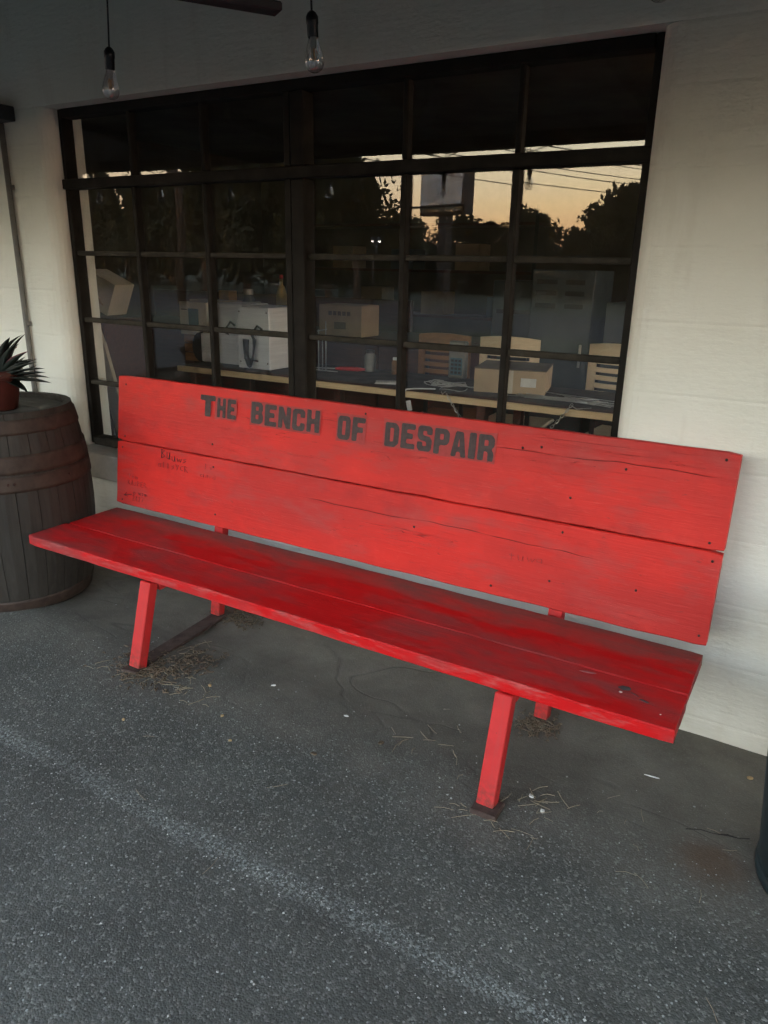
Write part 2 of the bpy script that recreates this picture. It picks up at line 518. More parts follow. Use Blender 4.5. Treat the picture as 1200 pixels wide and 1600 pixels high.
# crack in the paving at the right
ck = [(2.965, -.60), (3.0, -.580), (3.03, -.578), (3.062, -.560), (3.09, -.556), (3.115, -.54)]
bm = bmesh.new()
A = [bm.verts.new((x, y + .003 + .002 * math.sin(i * 3) * (0 if i in (0, 5) else 1), gh(x, y) + .004)) for i, (x, y) in enumerate(ck)]
B = [bm.verts.new((x, y - .002 - .0025 * math.cos(i * 2) * (0 if i in (0, 5) else 1), gh(x, y) + .004)) for i, (x, y) in enumerate(ck)]
for i in range(len(ck) - 1): bm.faces.new((A[i], A[i + 1], B[i + 1], B[i]))
bmobj('crack', bm, simple('crack_dark', (.030, .027, .024), .95), ground)

# ================================================================== BUILDING FRONT
CXS = [0.0, .4278, .8277, 1.2808, 1.7329, 2.1322, 2.542]
RZ = [2.0013, 1.7032, 1.4121, 1.1178, .8266, .5267]
wallt = empty('block_wall', (1.3, YW, -.05), 'cream painted block wall around the steel window', 'wall')
wallt_inv = Matrix.Translation((-1.3, -YW, .05))
def wpart(o):
    o.parent = wallt; o.matrix_parent_inverse = wallt_inv; return o
JZ = [1.043 + .203 * k for k in range(-6, 9)]
JZ[0] = -.12
JZ = [z for z in JZ if z < 1.95] + [2.66]
def course(x_in, x_out, z0, z1, side):
    """one painted course; side=+1: jamb corner at x_in (rounded) and wall running to x_out"""
    rc = .06
    dy = rnd.uniform(-.0008, .0008)
    arc = [(x_in + (x_out - x_in) / abs(x_out - x_in) * rc * (1 - math.sin(a)), YW + rc * (1 - math.cos(a)))
           for a in [math.pi / 2 * k / 5 for k in range(6)]]
    prof = [(x_in, .10)] + arc[::-1] + [(x_out, YW), (x_out, .10)]
    zs = [(z0 + .00003, .0013), (z0 + .008, 0), (z1 - .008, 0), (z1 - .00003, .0013)]
    bm = bmesh.new()
    rings = [[bm.verts.new((x, y + (ins + dy if y < 0 else 0), z)) for x, y in prof] for z, ins in zs]
    n = len(prof)
    for a, b in zip(rings[:-1], rings[1:]):
        for i in range(n): bm.faces.new((a[i], a[(i + 1) % n], b[(i + 1) % n], b[i]))
    bm.faces.new(rings[0]); bm.faces.new(rings[-1][::-1])
    wpart(bmobj('course', bm, M['wall']))
ZO0, ZO1 = .395, RZ[0]                       # window opening
def long_course(z0, z1):
    bm = bmesh.new()
    zs = [(z0 + .00003, .0013), (z0 + .008, 0), (z1 - .008, 0), (z1 - .00003, .0013)]
    rings = [[bm.verts.new((x, y, z)) for x, y in ((-9, YW + ins), (9, YW + ins), (9, .10), (-9, .10))] for z, ins in zs]
    for a, b in zip(rings[:-1], rings[1:]):
        for i in range(4): bm.faces.new((a[i], a[(i + 1) % 4], b[(i + 1) % 4], b[i]))
    bm.faces.new(rings[0]); bm.faces.new(rings[-1][::-1])
    wpart(bmobj('course', bm, M['wall']))
zz_ = sorted(set(JZ + [ZO0, ZO1]))
zz_ = [z for z in zz_ if z in (ZO0, ZO1) or min(abs(z - ZO0), abs(z - ZO1)) > .03]
for a, b in zip(zz_[:-1], zz_[1:]):
    if b <= ZO0 + 1e-6 or a >= ZO1 - 1e-6: long_course(a, b)
    else:
        course(0.0, -9.0, a, b, -1)
        course(2.542, 9.0, a, b, 1)
wpart(box('sill', .001, 2.541, -.146, .16, .397, .520, M['sill'], bev=.008, seg=2))
# interior shell
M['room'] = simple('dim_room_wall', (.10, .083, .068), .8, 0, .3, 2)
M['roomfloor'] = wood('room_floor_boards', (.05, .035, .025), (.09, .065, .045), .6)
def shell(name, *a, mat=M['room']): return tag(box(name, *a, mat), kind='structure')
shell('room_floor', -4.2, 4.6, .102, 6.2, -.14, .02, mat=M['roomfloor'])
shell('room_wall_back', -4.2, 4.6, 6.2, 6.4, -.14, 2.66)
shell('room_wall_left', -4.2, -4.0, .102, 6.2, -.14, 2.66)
w_ = empty('room_wall_right', (4.5, 3, 0)); tag(w_, kind='structure')       # unseen side wall; its opening is added to brighten the room
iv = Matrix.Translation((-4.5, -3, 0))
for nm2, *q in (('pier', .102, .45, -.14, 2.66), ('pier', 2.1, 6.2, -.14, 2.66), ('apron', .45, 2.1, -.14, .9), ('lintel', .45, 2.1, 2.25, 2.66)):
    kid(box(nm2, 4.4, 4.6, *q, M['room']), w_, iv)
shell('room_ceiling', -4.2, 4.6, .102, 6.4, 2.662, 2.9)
# flat roof canopy
cano = empty('porch_canopy', (1.2, -1.6, 2.3), 'dark flat porch canopy along the building front', 'canopy')
ci = Matrix.Translation((-1.2, 1.6, -2.3))
def cpart(o): o.parent = cano; o.matrix_parent_inverse = ci; return o
YE = -3.10
cpart(prism('deck', [(YW - .003, 2.52), (YE, 2.30), (YE, 2.38), (YW - .003, 2.68)], -8.5, 8.5, M['canopy'], axis='x'))
cpart(box('fascia', -8.5, 8.5, YE - .045, YE - .002, 2.205, 2.42, M['darktimber'], bev=.004))
for i in range(12):
    x = -7.6 + i * 1.35
    cpart(prism('rafter', [(YW - .004, 2.518), (YE + .003, 2.298), (YE + .003, 2.225), (YW - .004, 2.44)], x, x + .05, M['canopy'], axis='x'))
for x in (-6.3, 5.6):
    cpart(box('post', x, x + .12, YE - .10 + .12, YE + .14, -.02, 2.24, M['darksteel'], bev=.006))

# ================================================================== WINDOW
win = empty('steel_window', (1.27, 0, .5267), 'black steel grid window with thirty panes reflecting the dusk sky', 'window')
wi = Matrix.Translation((-1.27, 0, -.5267))
def wp(o): return kid(o, win, wi)
x0, x6, zt, zb = CXS[0], CXS[6], RZ[0], RZ[5]
FW = .027
wp(box('jamb', x0 + .001, x0 + FW, -.024, .034, zb, zt - .0012, M['frame'], bev=.003))
wp(box('jamb', x6 - FW, x6 - .001, -.024, .034, zb, zt - .0012, M['frame'], bev=.003))
wp(box('head', x0 + FW + .0005, x6 - FW - .0005, -.030, .034, zt - .036, zt - .0012, M['frame'], bev=.003))
wp(box('bottom_rail', x0 + FW + .0005, x6 - FW - .0005, -.032, .034, zb - .004, zb + .036, M['frame2'], bev=.004))
# heavy transom bar, poking a little into the jambs
wp(box('transom', x0 - .022, x6 + .004, -.034, .030, RZ[1] - .0225, RZ[1] + .0185, M['frame'], bev=.005, seg=2))
# double mullion: two angle posts with a seam
mx = CXS[3]
for (za, zc) in ((zb + .037, RZ[1] - .0235), (RZ[1] + .0195, zt - .037)):
    wp(box('mullion', mx - .046, mx - .0135, -.030, .034, za, zc, M['frame'], bev=.004))
    wp(box('mullion', mx - .0115, mx + .048, -.036, .034, za, zc, M['frame'], bev=.005))
for z in (1.37, .97, .62):
    wp(lathe('bolt', [(.0, -.042), (.005, -.0415), (.007, -.039), (.007, -.035)], M['frame2'], n=8)).matrix_local = Matrix.Translation((mx + .006, -.0, z)) @ Matrix.Rotation(R(90), 4, 'X') @ Matrix.Scale(-1, 4, (0, 0, 1))
VB = [CXS[1], CXS[2], CXS[4], CXS[5]]
for x in VB:
    wp(box('muntin', x - .0115, x + .0115, -.020, .018, zb + .037, RZ[1] - .0235, M['frame'], bev=.004))
    wp(box('muntin', x - .010, x + .010, -.018, .018, RZ[1] + .0195, zt - .037, M['frame'], bev=.004))
ex = [x0 + FW, CXS[1], CXS[2], mx - .046, None, mx + .048, CXS[4], CXS[5], x6 - FW]
def hw(x): return .012 if x in VB else .0005
spans = [(ex[i], ex[i + 1]) for i in (0, 1, 2, 5, 6, 7)]
for z in RZ[2:5]:
    for a, b in spans:
        wp(box('glazing_bar', a + hw(a), b - hw(b), -.015, .016, z - .0105 + rnd.uniform(-.001, .001), z + .0105, M['frame2'], bev=.005, seg=2))
# putty lines and panes: each pane sits at its own slight angle
rows = [(RZ[0] - .037, RZ[1] + .0195), (RZ[1] - .0235, RZ[2] + .0105), (RZ[2] - .0105, RZ[3] + .0105), (RZ[3] - .0105, RZ[4] + .0105), (RZ[4] - .0105, zb + .037)]
for ztop, zbot in rows:
    for a, b in spans:
        cxp, czp = (a + b) / 2, (ztop + zbot) / 2
        w2, h2 = (b - a) / 2 + .002, (ztop - zbot) / 2 + .004
        p = box('pane', -w2, w2, -.002, .002, -h2, h2, M['glass'])
        p.parent = win; p.matrix_parent_inverse = wi
        p.location = (cxp, .006, czp)
        p.rotation_euler = (R(rnd.uniform(-.10, .10)), 0, R(rnd.uniform(-.14, .14)))

# ================================================================== BENCH
LEAN = -math.atan2(.0757, .5515)
BX0, BX1 = .4745, 2.9145
BO = Vector((0, -.2927, .3704))
bench = empty('bench', (1.7, -.5, 0), 'long red painted plank bench with black lettering on its backrest', 'bench')
bi = Matrix.Translation((-1.7, .5, 0))
def bp(o): return kid(o, bench, bi)

def plank_bm(L, W, T, seed, roundc=.012):
    """plank lying along x (0..L), z 0..W, y 0..T, with slightly wavy worn edges and sag"""
    bm = bmesh.new()
    nxs, sec = 72, []
    e = .0035
    for (yy, zz) in ((0, e), (0, W - e), (e, W), (T - e, W), (T, W - e), (T, e), (T - e, 0), (e, 0)):
        sec.append((yy, zz))
    # extra rows across the face
    face = [(0, e)] + [(0, W * k / 6) for k in range(1, 6)] + [(0, W - e)]
    sec = face + sec[2:]
    rings = []
    for i in range(nxs + 1):
        x = L * i / nxs
        end = min(i, nxs - i)
        tr = roundc if end == 0 else 0
        ring = []
        for (yy, zz) in sec:
            w = .0016 * noise.noise((x * 2.1, seed, zz * 4)) + .0010 * noise.noise((x * 14, seed + 3, zz * 9))
            top = .0018 * noise.noise((x * 9, seed + 5, 1)) if zz > W * .9 else 0
            bot = .0026 * noise.noise((x * 7, seed + 8, 1)) if zz < W * .1 else 0
            dz = 0
            if end == 0: dz = -tr * .35 if zz > W * .95 else (tr * .35 if zz < W * .05 else 0)
            ring.append(bm.verts.new((x + (rnd.uniform(-.0012, .0012) if end == 0 else 0), yy + w, zz + top + bot + dz)))
        rings.append(ring)
    n = len(sec)
    for a, b in zip(rings[:-1], rings[1:]):
        for k in range(n): bm.faces.new((a[k], a[(k + 1) % n], b[(k + 1) % n], b[k]))
    bm.faces.new(rings[0]); bm.faces.new(rings[-1][::-1])
    return bm

def W2L(x, w, n=0):      # plank-face coordinates to bench space
    return Matrix.Translation(BO) @ Matrix.Rotation(LEAN, 4, 'X') @ Vector((x, -n, w))
rotL = (LEAN, 0, 0)
L = BX1 - BX0
def backp(name, bm, mat, x, w, n=0, smooth=False):
    o = bmobj(name, bm, mat, None, smooth=smooth)
    bp(o); o.location = W2L(x, w, n); o.rotation_euler = rotL
    return o
up_pl = backp('back_plank', plank_bm(L, .2765, .038, 1), M['red1'], BX0, .2800)
lo_pl = backp('back_plank', plank_bm(L - .002, .2765, .038, 2), M['red2'], BX0 + .001, .0)
SZ = .348
s1 = bmobj('seat_plank', plank_bm(L, .184, .038, 3), M['reds1']); bp(s1)
s1.location = (BX0 - .002, -.732, SZ); s1.rotation_euler = (R(-90), 0, 0)
s2 = bmobj('seat_plank', plank_bm(L - .004, .258, .038, 4), M['reds2']); bp(s2)
s2.location = (BX0, -.545, SZ - .0015); s2.rotation_euler = (R(-90), 0, 0)

def bar(name, p, q, wx, wy, mat, bev=.003):
    """flat bar from p to q, wx wide along x, wy deep"""
    p, q = Vector(p), Vector(q)
    d = q - p
    o = box(name, -wx / 2, wx / 2, -wy / 2, wy / 2, 0, d.length, mat, bev=bev)
    bp(o); o.location = p
    o.rotation_euler = Vector((0, 0, 1)).rotation_difference(d).to_euler()
    return o
pb = lambda z: -.2927 + .038 + .1376 * (z - .3704)     # rear face of the backrest
for xf, xr in ((1.142, 1.035), (2.488, 2.462)):
    bar('front_leg', (xf, -.812, gh(xf, -.812) + .011), (xf, -.728, SZ - .0385), .050, .040, M['redsteel'])
    zr = gh(xr, -.30) + .010
    bar('rear_leg', (xr, pb(zr) + .021, zr), (xr, pb(.86) + .021, .86), .046, .038, M['redsteel'])
    # bearer under the seat
    bp(box('seat_bearer', xf - .020, xf + .020, -.700, -.285, SZ - .079, SZ - .0405, M['redsteel'], bev=.003))
# rusty feet: a long plate under the left frame, short ones under the right
def plate(x, y0, x1, y1, w, th):
    p, q = Vector((x, y0, gh(x, y0))), Vector((x1, y1, gh(x1, y1)))
    d = q - p
    o = box('foot_plate', -w / 2, w / 2, 0, d.length, -.004, th, M['rust'], bev=.003)
    bp(o); o.location = p
    o.rotation_euler = (math.atan2(d.z, math.hypot(d.x, d.y)), 0, math.atan2(-d.x, d.y))
plate(1.135, -.850, 1.04, -.27, .066, .009)
plate(2.494, -.856, 2.492, -.784, .074, .014)

# ---- lettering on the upper plank
def chop(poly, r):
    out = []
    n = len(poly)
    for i in range(n):
        a, b, c = Vector(poly[i - 1]), Vector(poly[i]), Vector(poly[(i + 1) % n])
        ra, rb = min(r, (a - b).length * .35), min(r, (c - b).length * .35)
        p, q = b + (a - b).normalized() * ra, b + (c - b).normalized() * rb
        out += [p, (p + q) / 4 + b / 2, q]
    return out
G = {
 'T': [[(0, 1), (1, 1), (1, .75), (.70, .75), (.70, 0), (.32, 0), (.32, .75), (0, .75)]],
 'H': [[(0, 0), (0, 1), (.36, 1), (.36, .6), (.64, .6), (.64, 1), (1, 1), (1, 0), (.64, 0), (.64, .38), (.36, .38), (.36, 0)]],
 'E': [[(0, 0), (0, 1), (.97, 1), (.97, .78), (.4, .78), (.4, .62), (.82, .62), (.82, .40), (.4, .40), (.4, .22), (1, .22), (1, 0)]],
 'F': [[(0, 0), (0, 1), (1, 1), (1, .78), (.4, .78), (.4, .60), (.84, .60), (.84, .37), (.4, .37), (.4, 0)]],
 'B': [[(0, 0), (0, 1), (.76, 1), (.97, .88), (.97, .62), (.86, .52), (1, .42), (1, .12), (.8, 0)], [(.37, .79), (.60, .79), (.60, .61), (.37, .61)], [(.37, .42), (.62, .42), (.62, .21), (.37, .21)]],
 'N': [[(0, 0), (0, 1), (.36, 1), (.65, .52), (.65, 1), (1, 1), (1, 0), (.66, 0), (.35, .48), (.35, 0)]],
 'C': [[(.16, 0), (0, .12), (0, .88), (.16, 1), (.84, 1), (1, .88), (1, .62), (.63, .62), (.63, .79), (.37, .79), (.37, .21), (.63, .21), (.63, .38), (1, .38), (1, .12), (.84, 0)]],
 'O': [[(.16, 0), (0, .12), (0, .88), (.16, 1), (.84, 1), (1, .88), (1, .12), (.84, 0)], [(.37, .21), (.63, .21), (.63, .79), (.37, .79)]],
 'D': [[(0, 0), (0, 1), (.74, 1), (1, .82), (1, .18), (.74, 0)], [(.37, .21), (.62, .23), (.62, .77), (.37, .79)]],
 'S': [[(.15, 0), (0, .12), (0, .36), (.37, .36), (.37, .2), (.63, .2), (.63, .37), (.15, .42), (0, .56), (0, .88), (.15, 1), (.85, 1), (1, .88), (1, .66), (.63, .66), (.63, .8), (.37, .8), (.37, .63), (.85, .58), (1, .44), (1, .12), (.85, 0)]],
 'P': [[(0, 0), (0, 1), (.8, 1), (1, .86), (1, .50), (.8, .36), (.38, .36), (.38, 0)], [(.38, .79), (.62, .79), (.62, .57), (.38, .57)]],
 'A': [[(0, 0), (.26, 1), (.74, 1), (1, 0), (.66, 0), (.62, .2), (.38, .2), (.34, 0)], [(.44, .40), (.56, .40), (.5, .72)]],
 'I': [[(0, 0), (0, 1), (1, 1), (1, 0)]],
 'R': [[(0, 0), (0, 1), (.8, 1), (1, .86), (1, .56), (.84, .46), (1, .32), (1, 0), (.63, 0), (.63, .34), (.38, .38), (.38, 0)], [(.38, .79), (.62, .79), (.62, .57), (.38, .57)]],
}
def letter(ch, x, w, wid, hei):
    loops = []
    for k, poly in enumerate(G[ch]):
        pts = chop([(px * wid, pz * hei) for px, pz in poly], .0055 if k == 0 else .003)
        loops.append([Vector((p[0] + rnd.uniform(-.0005, .0005), p[1] + rnd.uniform(-.0005, .0005), 0)) for p in pts])
    tris = tessellate_polygon(loops)
    flat = [p for l in loops for p in l]
    bm = bmesh.new()
    vs_ = [bm.verts.new((p.x, 0, p.y)) for p in flat]
    for t in tris:
        try: bm.faces.new([vs_[i] for i in t])
        except ValueError: pass
    me = bpy.data.meshes.new('letter')
    bm.normal_update()
    for f in bm.faces:
        if f.normal.y > 0: f.normal_flip()
    bm.to_mesh(me); bm.free()
    o = link('letter', me, M['letter'], None)
    o.parent = up_pl
    o.location = (x - BX0, -.0042, w - .2800)
    return o
def word(txt, xa, xb, wa, wb, slope=0., widths=None):
    ws = widths or [.45 if c == 'I' else 1. for c in txt]
    gap = .0075
    unit = (xb - xa - gap * (len(txt) - 1)) / sum(ws)
    x = xa
    for i, c in enumerate(txt):
        letter(c, x, wa + rnd.uniform(-.0015, .0015) + slope * (x - xa), unit * ws[i], (wb - wa) + rnd.uniform(-.0015, .0015))
        x += unit * ws[i] + gap
def patch(xa, xb, wa, wb):
    bm = bmesh.new()
    n = 14
    T_ = [bm.verts.new((xa + (xb - xa) * i / n, 0, wb + rnd.uniform(-.0022, .0022))) for i in range(n + 1)]
    B_ = [bm.verts.new((xa + (xb - xa) * i / n, 0, wa + rnd.uniform(-.0022, .0022))) for i in range(n + 1)]
    for i in range(n): bm.faces.new((B_[i], B_[i + 1], T_[i + 1], T_[i]))
    o = bmobj('paint_patch', bm, M['patch'], None)
    o.parent = up_pl
    o.location = (-BX0, -.0032, -.2800)
patch(1.028, 1.140, .434, .520); patch(1.207, 1.536, .430, .522); patch(1.604, 1.728, .422, .522); patch(1.798, 2.214, .426, .523)
letter('T', .951, .437, .080, .084)
word('HE', 1.040, 1.137, .441, .517)
word('BENCH', 1.213, 1.531, .437, .517)
word('OF', 1.610, 1.725, .429, .512)
word('DESPAIR', 1.806, 2.208, .431, .515)

# ---- marker scribbles on the lower plank (strokes as thin raised ink lines)
SC = {
 'B': [[(0, 0), (0, 1), (.7, .85), (.1, .55), (.8, .3), (0, 0)]], 'u': [[(0, .8), (.1, .1), (.5, 0), (.7, .8), (.75, 0)]], 'w': [[(0, .6), (.25, 0), (.5, .5), (.75, 0), (1, .6)]],
 's': [[(.7, .7), (.1, .55), (.7, .3), (.1, 0)]], 'a': [[(.7, .6), (.1, .5), (.1, .1), (.7, .1), (.7, .6), (.8, 0)]], 'l': [[(.3, 1), (.3, 0)]], 'Y': [[(0, 1), (.4, .5)], [(.8, 1), (.3, 0)]],
 'C': [[(.8, .9), (.2, .8), (.1, .2), (.8, .1)]], 'R': [[(0, 0), (0, 1), (.7, .8), (.1, .5), (.8, 0)]], 'K': [[(0, 0), (0, 1)], [(.7, 1), (.1, .5), (.7, 0)]],
 'A': [[(0, 0), (.4, 1), (.8, 0)], [(.2, .4), (.6, .4)]], 'P': [[(0, 0), (0, 1), (.7, .8), (.1, .5)]], 'E': [[(.7, 1), (0, 1), (0, 0), (.7, 0)], [(0, .5), (.5, .5)]],
 't': [[(.35, 1), (.35, 0)], [(0, .7), (.7, .7)]], 'o': [[(.1, .3), (.4, .6), (.7, .3), (.4, 0), (.1, .3)]], 'm': [[(0, 0), (0, .6), (.3, .5), (.35, 0), (.4, .5), (.75, .5), (.8, 0)]],
 '2': [[(0, .8), (.4, 1), (.7, .7), (0, 0), (.8, 0)]], '0': [[(.1, .5), (.4, 1), (.7, .5), (.4, 0), (.1, .5)]], '7': [[(0, 1), (.8, 1), (.2, 0)]], '>': [[(0, .1), (1.4, .6)], [(.5, .7), (0, .1), (.7, 0)]],
}
SC['S'] = SC['s']
def scribble(txt, xa, xb, w, h, mat, rad=.0012, slope=0.):
    bm = bmesh.new()
    step = (xb - xa) / len(txt)
    for i, c in enumerate(txt):
        for st in SC[c]:
            pts = []
            for (px, pz) in st:
                pts.append((xa + (i + px * .82) * step - BX0 - .001 + rnd.uniform(-.0008, .0008), -.0004, w + slope * i * step + pz * h + rnd.uniform(-.0008, .0008)))
            tube_into(bm, pts, rad, 5)
    o = bmobj('marker_scribble', bm, mat, None)
    o.parent = lo_pl
    o['kind'] = 'stuff'
scribble('Bu', .742, .800, .236, .036, M['ink'], .0019)
scribble('uws', .800, .893, .232, .024, M['ink'], .0018)
scribble('allsYCR', .722, .900, .196, .024, M['inkfaint'], .0016)
scribble('tom', .545, .610, .122, .020, M['inkfaint'], .0011)
scribble('KASPER', .543, .662, .092, .022, M['inkfaint'], .0012)
scribble('>', .520, .562, .040, .020, M['ink'], .0019)
scribble('o', .575, .600, .052, .020, M['ink'], .0013)
scribble('wom', .610, .668, .056, .016, M['ink'], .0017)
scribble('2027', .574, .646, .026, .022, M['ink'], .0012)
scribble('ls', 1.0 - .02, 1.04, .225, .022, M['inkfaint'], .0010)
scribble('amo', .96, 1.06, .190, .020, M['inkfaint'], .0010)
scribble('tuwa', 2.30, 2.42, .13, .022, M['inkfaint'], .0009, .1)

# ---- nails and bolt heads
def nailhead(parent, x, z, r, lx, lz):
    o = lathe('nail', [(0, .0022), (r * .8, .0018), (r, 0)], M['nail'], None, n=8)
    o.parent = parent
    o.location = (x - lx, -.0012, z - lz)
    o.rotation_euler = (R(90), 0, 0)
for x, w in ((2.30, .49), (2.36, .50), (2.62, .47), (2.88, .535), (2.875, .30), (2.47, .36), (1.06, .50), (1.02, .33), (.52, .52), (.52, .30), (2.19, .43), (1.72, .53)):
    nailhead(up_pl, x, w, .0042, BX0, .28)
for x, w in ((2.44, .089), (2.46, .25), (2.89, .25), (2.89, .03), (1.05, .05), (1.03, .24), (.51, .02), (.505, .25), (2.25, .03), (2.70, .12), (1.95, .17)):
    nailhead(lo_pl, x, w, .0042, BX0, 0)
# droppings on the seat
M['dark_spot'] = simple('dark_grey_smear', (.055, .055, .056), .8)
M['white_spot'] = simple('white_speck', (.75, .74, .70), .8)
def blob(name, x, y, rx, ry, mat, ang=0):
    bm = bmesh.new()
    n = 14
    c = bm.verts.new((0, 0, .0012))
    rim = [bm.verts.new((rx * math.cos(2 * math.pi * k / n) * rnd.uniform(.75, 1.15), ry * math.sin(2 * math.pi * k / n) * rnd.uniform(.75, 1.15), 0)) for k in range(n)]
    for k in range(n): bm.faces.new((c, rim[k], rim[(k + 1) % n]))
    o = bmobj(name, bm, mat, None, smooth=True)
    bp(o)
    o.location = (x, y, SZ + .0026); o.rotation_euler = (0, 0, ang)
blob('smear', 2.764, -.604, .017, .011, M['dark_spot'], .3)
blob('smear', 2.822, -.640, .014, .005, M['dark_spot'], -.3)
blob('smear', 2.795, -.622, .016, .002, M['dark_spot'], -.45)
blob('speck', 2.760, -.628, .005, .0045, M['white_spot'])
blob('speck', 2.87, -.68, .002, .002, M['white_spot'])
blob('speck', 2.66, -.575, .022, .006, simple('pale_scuff', (.34, .13, .13), .7), .2)

# ================================================================== BARREL, POT, BIN
BC = Vector((.127, -.571, 0)); BH, BR0, BRB = .832, .290, .342
M['oak'] = wood('weathered_oak', (.015, .014, .0125), (.042, .038, .033), .7, 2)
M['oak2'] = wood('weathered_oak_lid', (.050, .046, .040), (.105, .098, .086), .75, 0)
M['hoop'] = simple('rusted_hoop', (.040, .026, .020), .7, 0, .45, 20, .001)
bz0 = gh(.133, -.571)
barrel = empty('oak_barrel', (BC.x, BC.y, bz0), 'weathered dark oak barrel with rusty hoops at the bench end', 'barrel')
def brad(z): s = 2 * z / BH - 1; return BRB - (BRB - BR0) * s * s
NS = 26
stave_meshes = []
for k in range(NS):
    a0, a1 = 2 * math.pi * k / NS + .0015, 2 * math.pi * (k + 1) / NS - .0015
    bm = bmesh.new()
    dr = rnd.uniform(-.0015, .0015)
    nz = 14
    rings = []
    for i in range(nz + 1):
        z = BH * i / nz
        r = brad(z) + dr
        am = (a0 + a1) / 2
        outer = [(r, a0 + .002), (r + .0018, am), (r, a1 - .002)]
        inner = [(r - .028, a1), (r - .028, a0)]
        rings.append([bm.verts.new((q * math.cos(a), q * math.sin(a), z)) for q, a in outer + inner])
    for A_, B_ in zip(rings[:-1], rings[1:]):
        for j in range(5): bm.faces.new((A_[j], A_[(j + 1) % 5], B_[(j + 1) % 5], B_[j]))
    bm.faces.new(rings[0]); bm.faces.new(rings[-1][::-1])
    bmobj('stave', bm, M['oak'], barrel)
def hoop(za, zb_):
    prof = []
    for i in range(6):
        z = za + (zb_ - za) * i / 5
        prof.append((brad(z) + .0055, z))
    prof = [(brad(za) - .003, za + .0005)] + prof + [(brad(zb_) - .003, zb_ - .0005)]
    h = lathe('hoop', prof, M['hoop'], barrel, n=64)
    return h
for za, zb_ in ((.008, .060), (.530, .594), (.602, .672), (.752, .808)):
    h = hoop(za, zb_)
for a in (-.55, -.48, .2):
    z = .565
    o = lathe('rivet', [(0, .004), (.005, .003), (.006, 0)], M['nail'], barrel, n=8)
    o.location = ((brad(z) + .005) * math.cos(a), (brad(z) + .005) * math.sin(a), z)
    o.rotation_euler = Vector((0, 0, 1)).rotation_difference(Vector((math.cos(a), math.sin(a), 0))).to_euler()
rl = BR0 - .030
for i in range(6):
    ya, yb = -rl + 2 * rl * i / 6 + .001, -rl + 2 * rl * (i + 1) / 6 - .001
    pts = []
    for s in range(7):
        y = ya + (yb - ya) * s / 6; pts.append((math.sqrt(max(0, rl * rl - y * y)), y))
    for s in range(7):
        y = yb - (yb - ya) * s / 6; pts.append((-math.sqrt(max(0, rl * rl - y * y)), y))
    prism('head_board', [p for i_, p in enumerate(pts) if i_ == 0 or (Vector(p) - Vector(pts[i_ - 1])).length > 1e-4], BH - .045, BH - .020, M['oak2'], barrel, axis='z')

PX, PY = .165, -.585
M['pot'] = simple('red_glazed_pot', (.058, .013, .010), .5, 0, .3, 9)
M['soil'] = simple('potting_soil', (.03, .022, .016), .95, 0, .4, 30, .004)
M['agave'] = simple('dark_green_leaf', (.009, .015, .012), .45, 0, .4, 12)
M['agavep'] = simple('pink_leaf_base', (.24, .04, .06), .5, 0, .3, 12)
pz = bz0 + BH - .0195
pot = empty('flower_pot', (PX, PY, pz), 'red glazed round flower pot standing on the oak barrel', 'flower pot')
lathe('body', [(.0, .001), (.072, .001), (.076, .006), (.098, .128), (.099, .130)], M['pot'], pot, n=36)
lathe('rim', [(.099, .128), (.110, .130), (.113, .136), (.113, .158), (.108, .163), (.101, .160), (.098, .120)], M['pot'], pot, n=36)
lathe('soil', [(.097, .118), (.05, .124), (.0, .126)], M['soil'], pot, n=20)
plant = empty('succulent_plant', (PX + .03, PY + .01, pz + .124), 'dark spiky rosette plant with pink base in the red pot', 'plant')
def leaf(az, el, ln, wd, curl, mat):
    bm = bmesh.new()
    n = 9
    L_, R_, C_, D_ = [], [], [], []
    e = el
    x = z = 0.
    for i in range(n + 1):
        t = i / n
        w = wd * (math.sin(math.pi * min(1, .16 + t * .86)) ** .8) * (1 if t < .98 else .05)
        nxv, nzv = -math.sin(e), math.cos(e)
        C_.append((x, 0, z)); L_.append((x + nxv * w * .35, w, z + nzv * w * .35)); R_.append((x + nxv * w * .35, -w, z + nzv * w * .35))
        D_.append((x - nxv * .006 * (1 - t), 0, z - nzv * .006 * (1 - t)))
        x += math.cos(e) * ln / n; z += math.sin(e) * ln / n
        e += curl / n
    V = [[bm.verts.new(p) for p in A_] for A_ in (L_, C_, R_, D_)]
    for i in range(n):
        for a, b in ((0, 1), (1, 2), (2, 3), (3, 0)):
            bm.faces.new((V[a][i], V[b][i], V[b][i + 1], V[a][i + 1]))
    o = bmobj('leaf', bm, mat, plant, smooth=True)
    o.rotation_euler = (0, 0, az)
for i in range(30):
    az = i * 2.39996
    t = i / 29
    leaf(az, R(8 + 72 * t), .155 - .05 * t + rnd.uniform(-.015, .015), .013, R(rnd.uniform(-25, 35)) * (1 - t * .4), M['agavep'] if (i > 23) else M['agave'])
# leaves that lean over the rim towards the window
for i in range(20):
    t = i / 19
    leaf(R(-6 + 44 * ((i * .618) % 1)), R(-4 + 88 * t), .20 + .03 * math.sin(i * 2.1), .024, R(-62 + 50 * (1 - t) + 24 * ((i * .37) % 1)), M['agavep'] if i in (12, 17) else M['agave'])

M['binmat'] = simple('dark_teal_plastic', (.010, .020, .024), .45, 0, .3, 10)
bxn, byn = 3.338, -.620
bin_ = empty('waste_bin', (bxn, byn, gh(bxn, byn)), 'dark teal round bin cut off by the right picture edge', 'bin')
lathe('body', [(.0, .002), (.170, .002), (.192, .012), (.202, .035), (.226, .30), (.248, .60), (.255, .605), (.255, .63), (.245, .632), (.238, .60), (.195, .05), (0, .045)], M['binmat'], bin_, n=48)
lathe('base_ring', [(.190, .012), (.2065, .014), (.2085, .028), (.2065, .042), (.2015, .044)], M['binmat'], bin_, n=48)

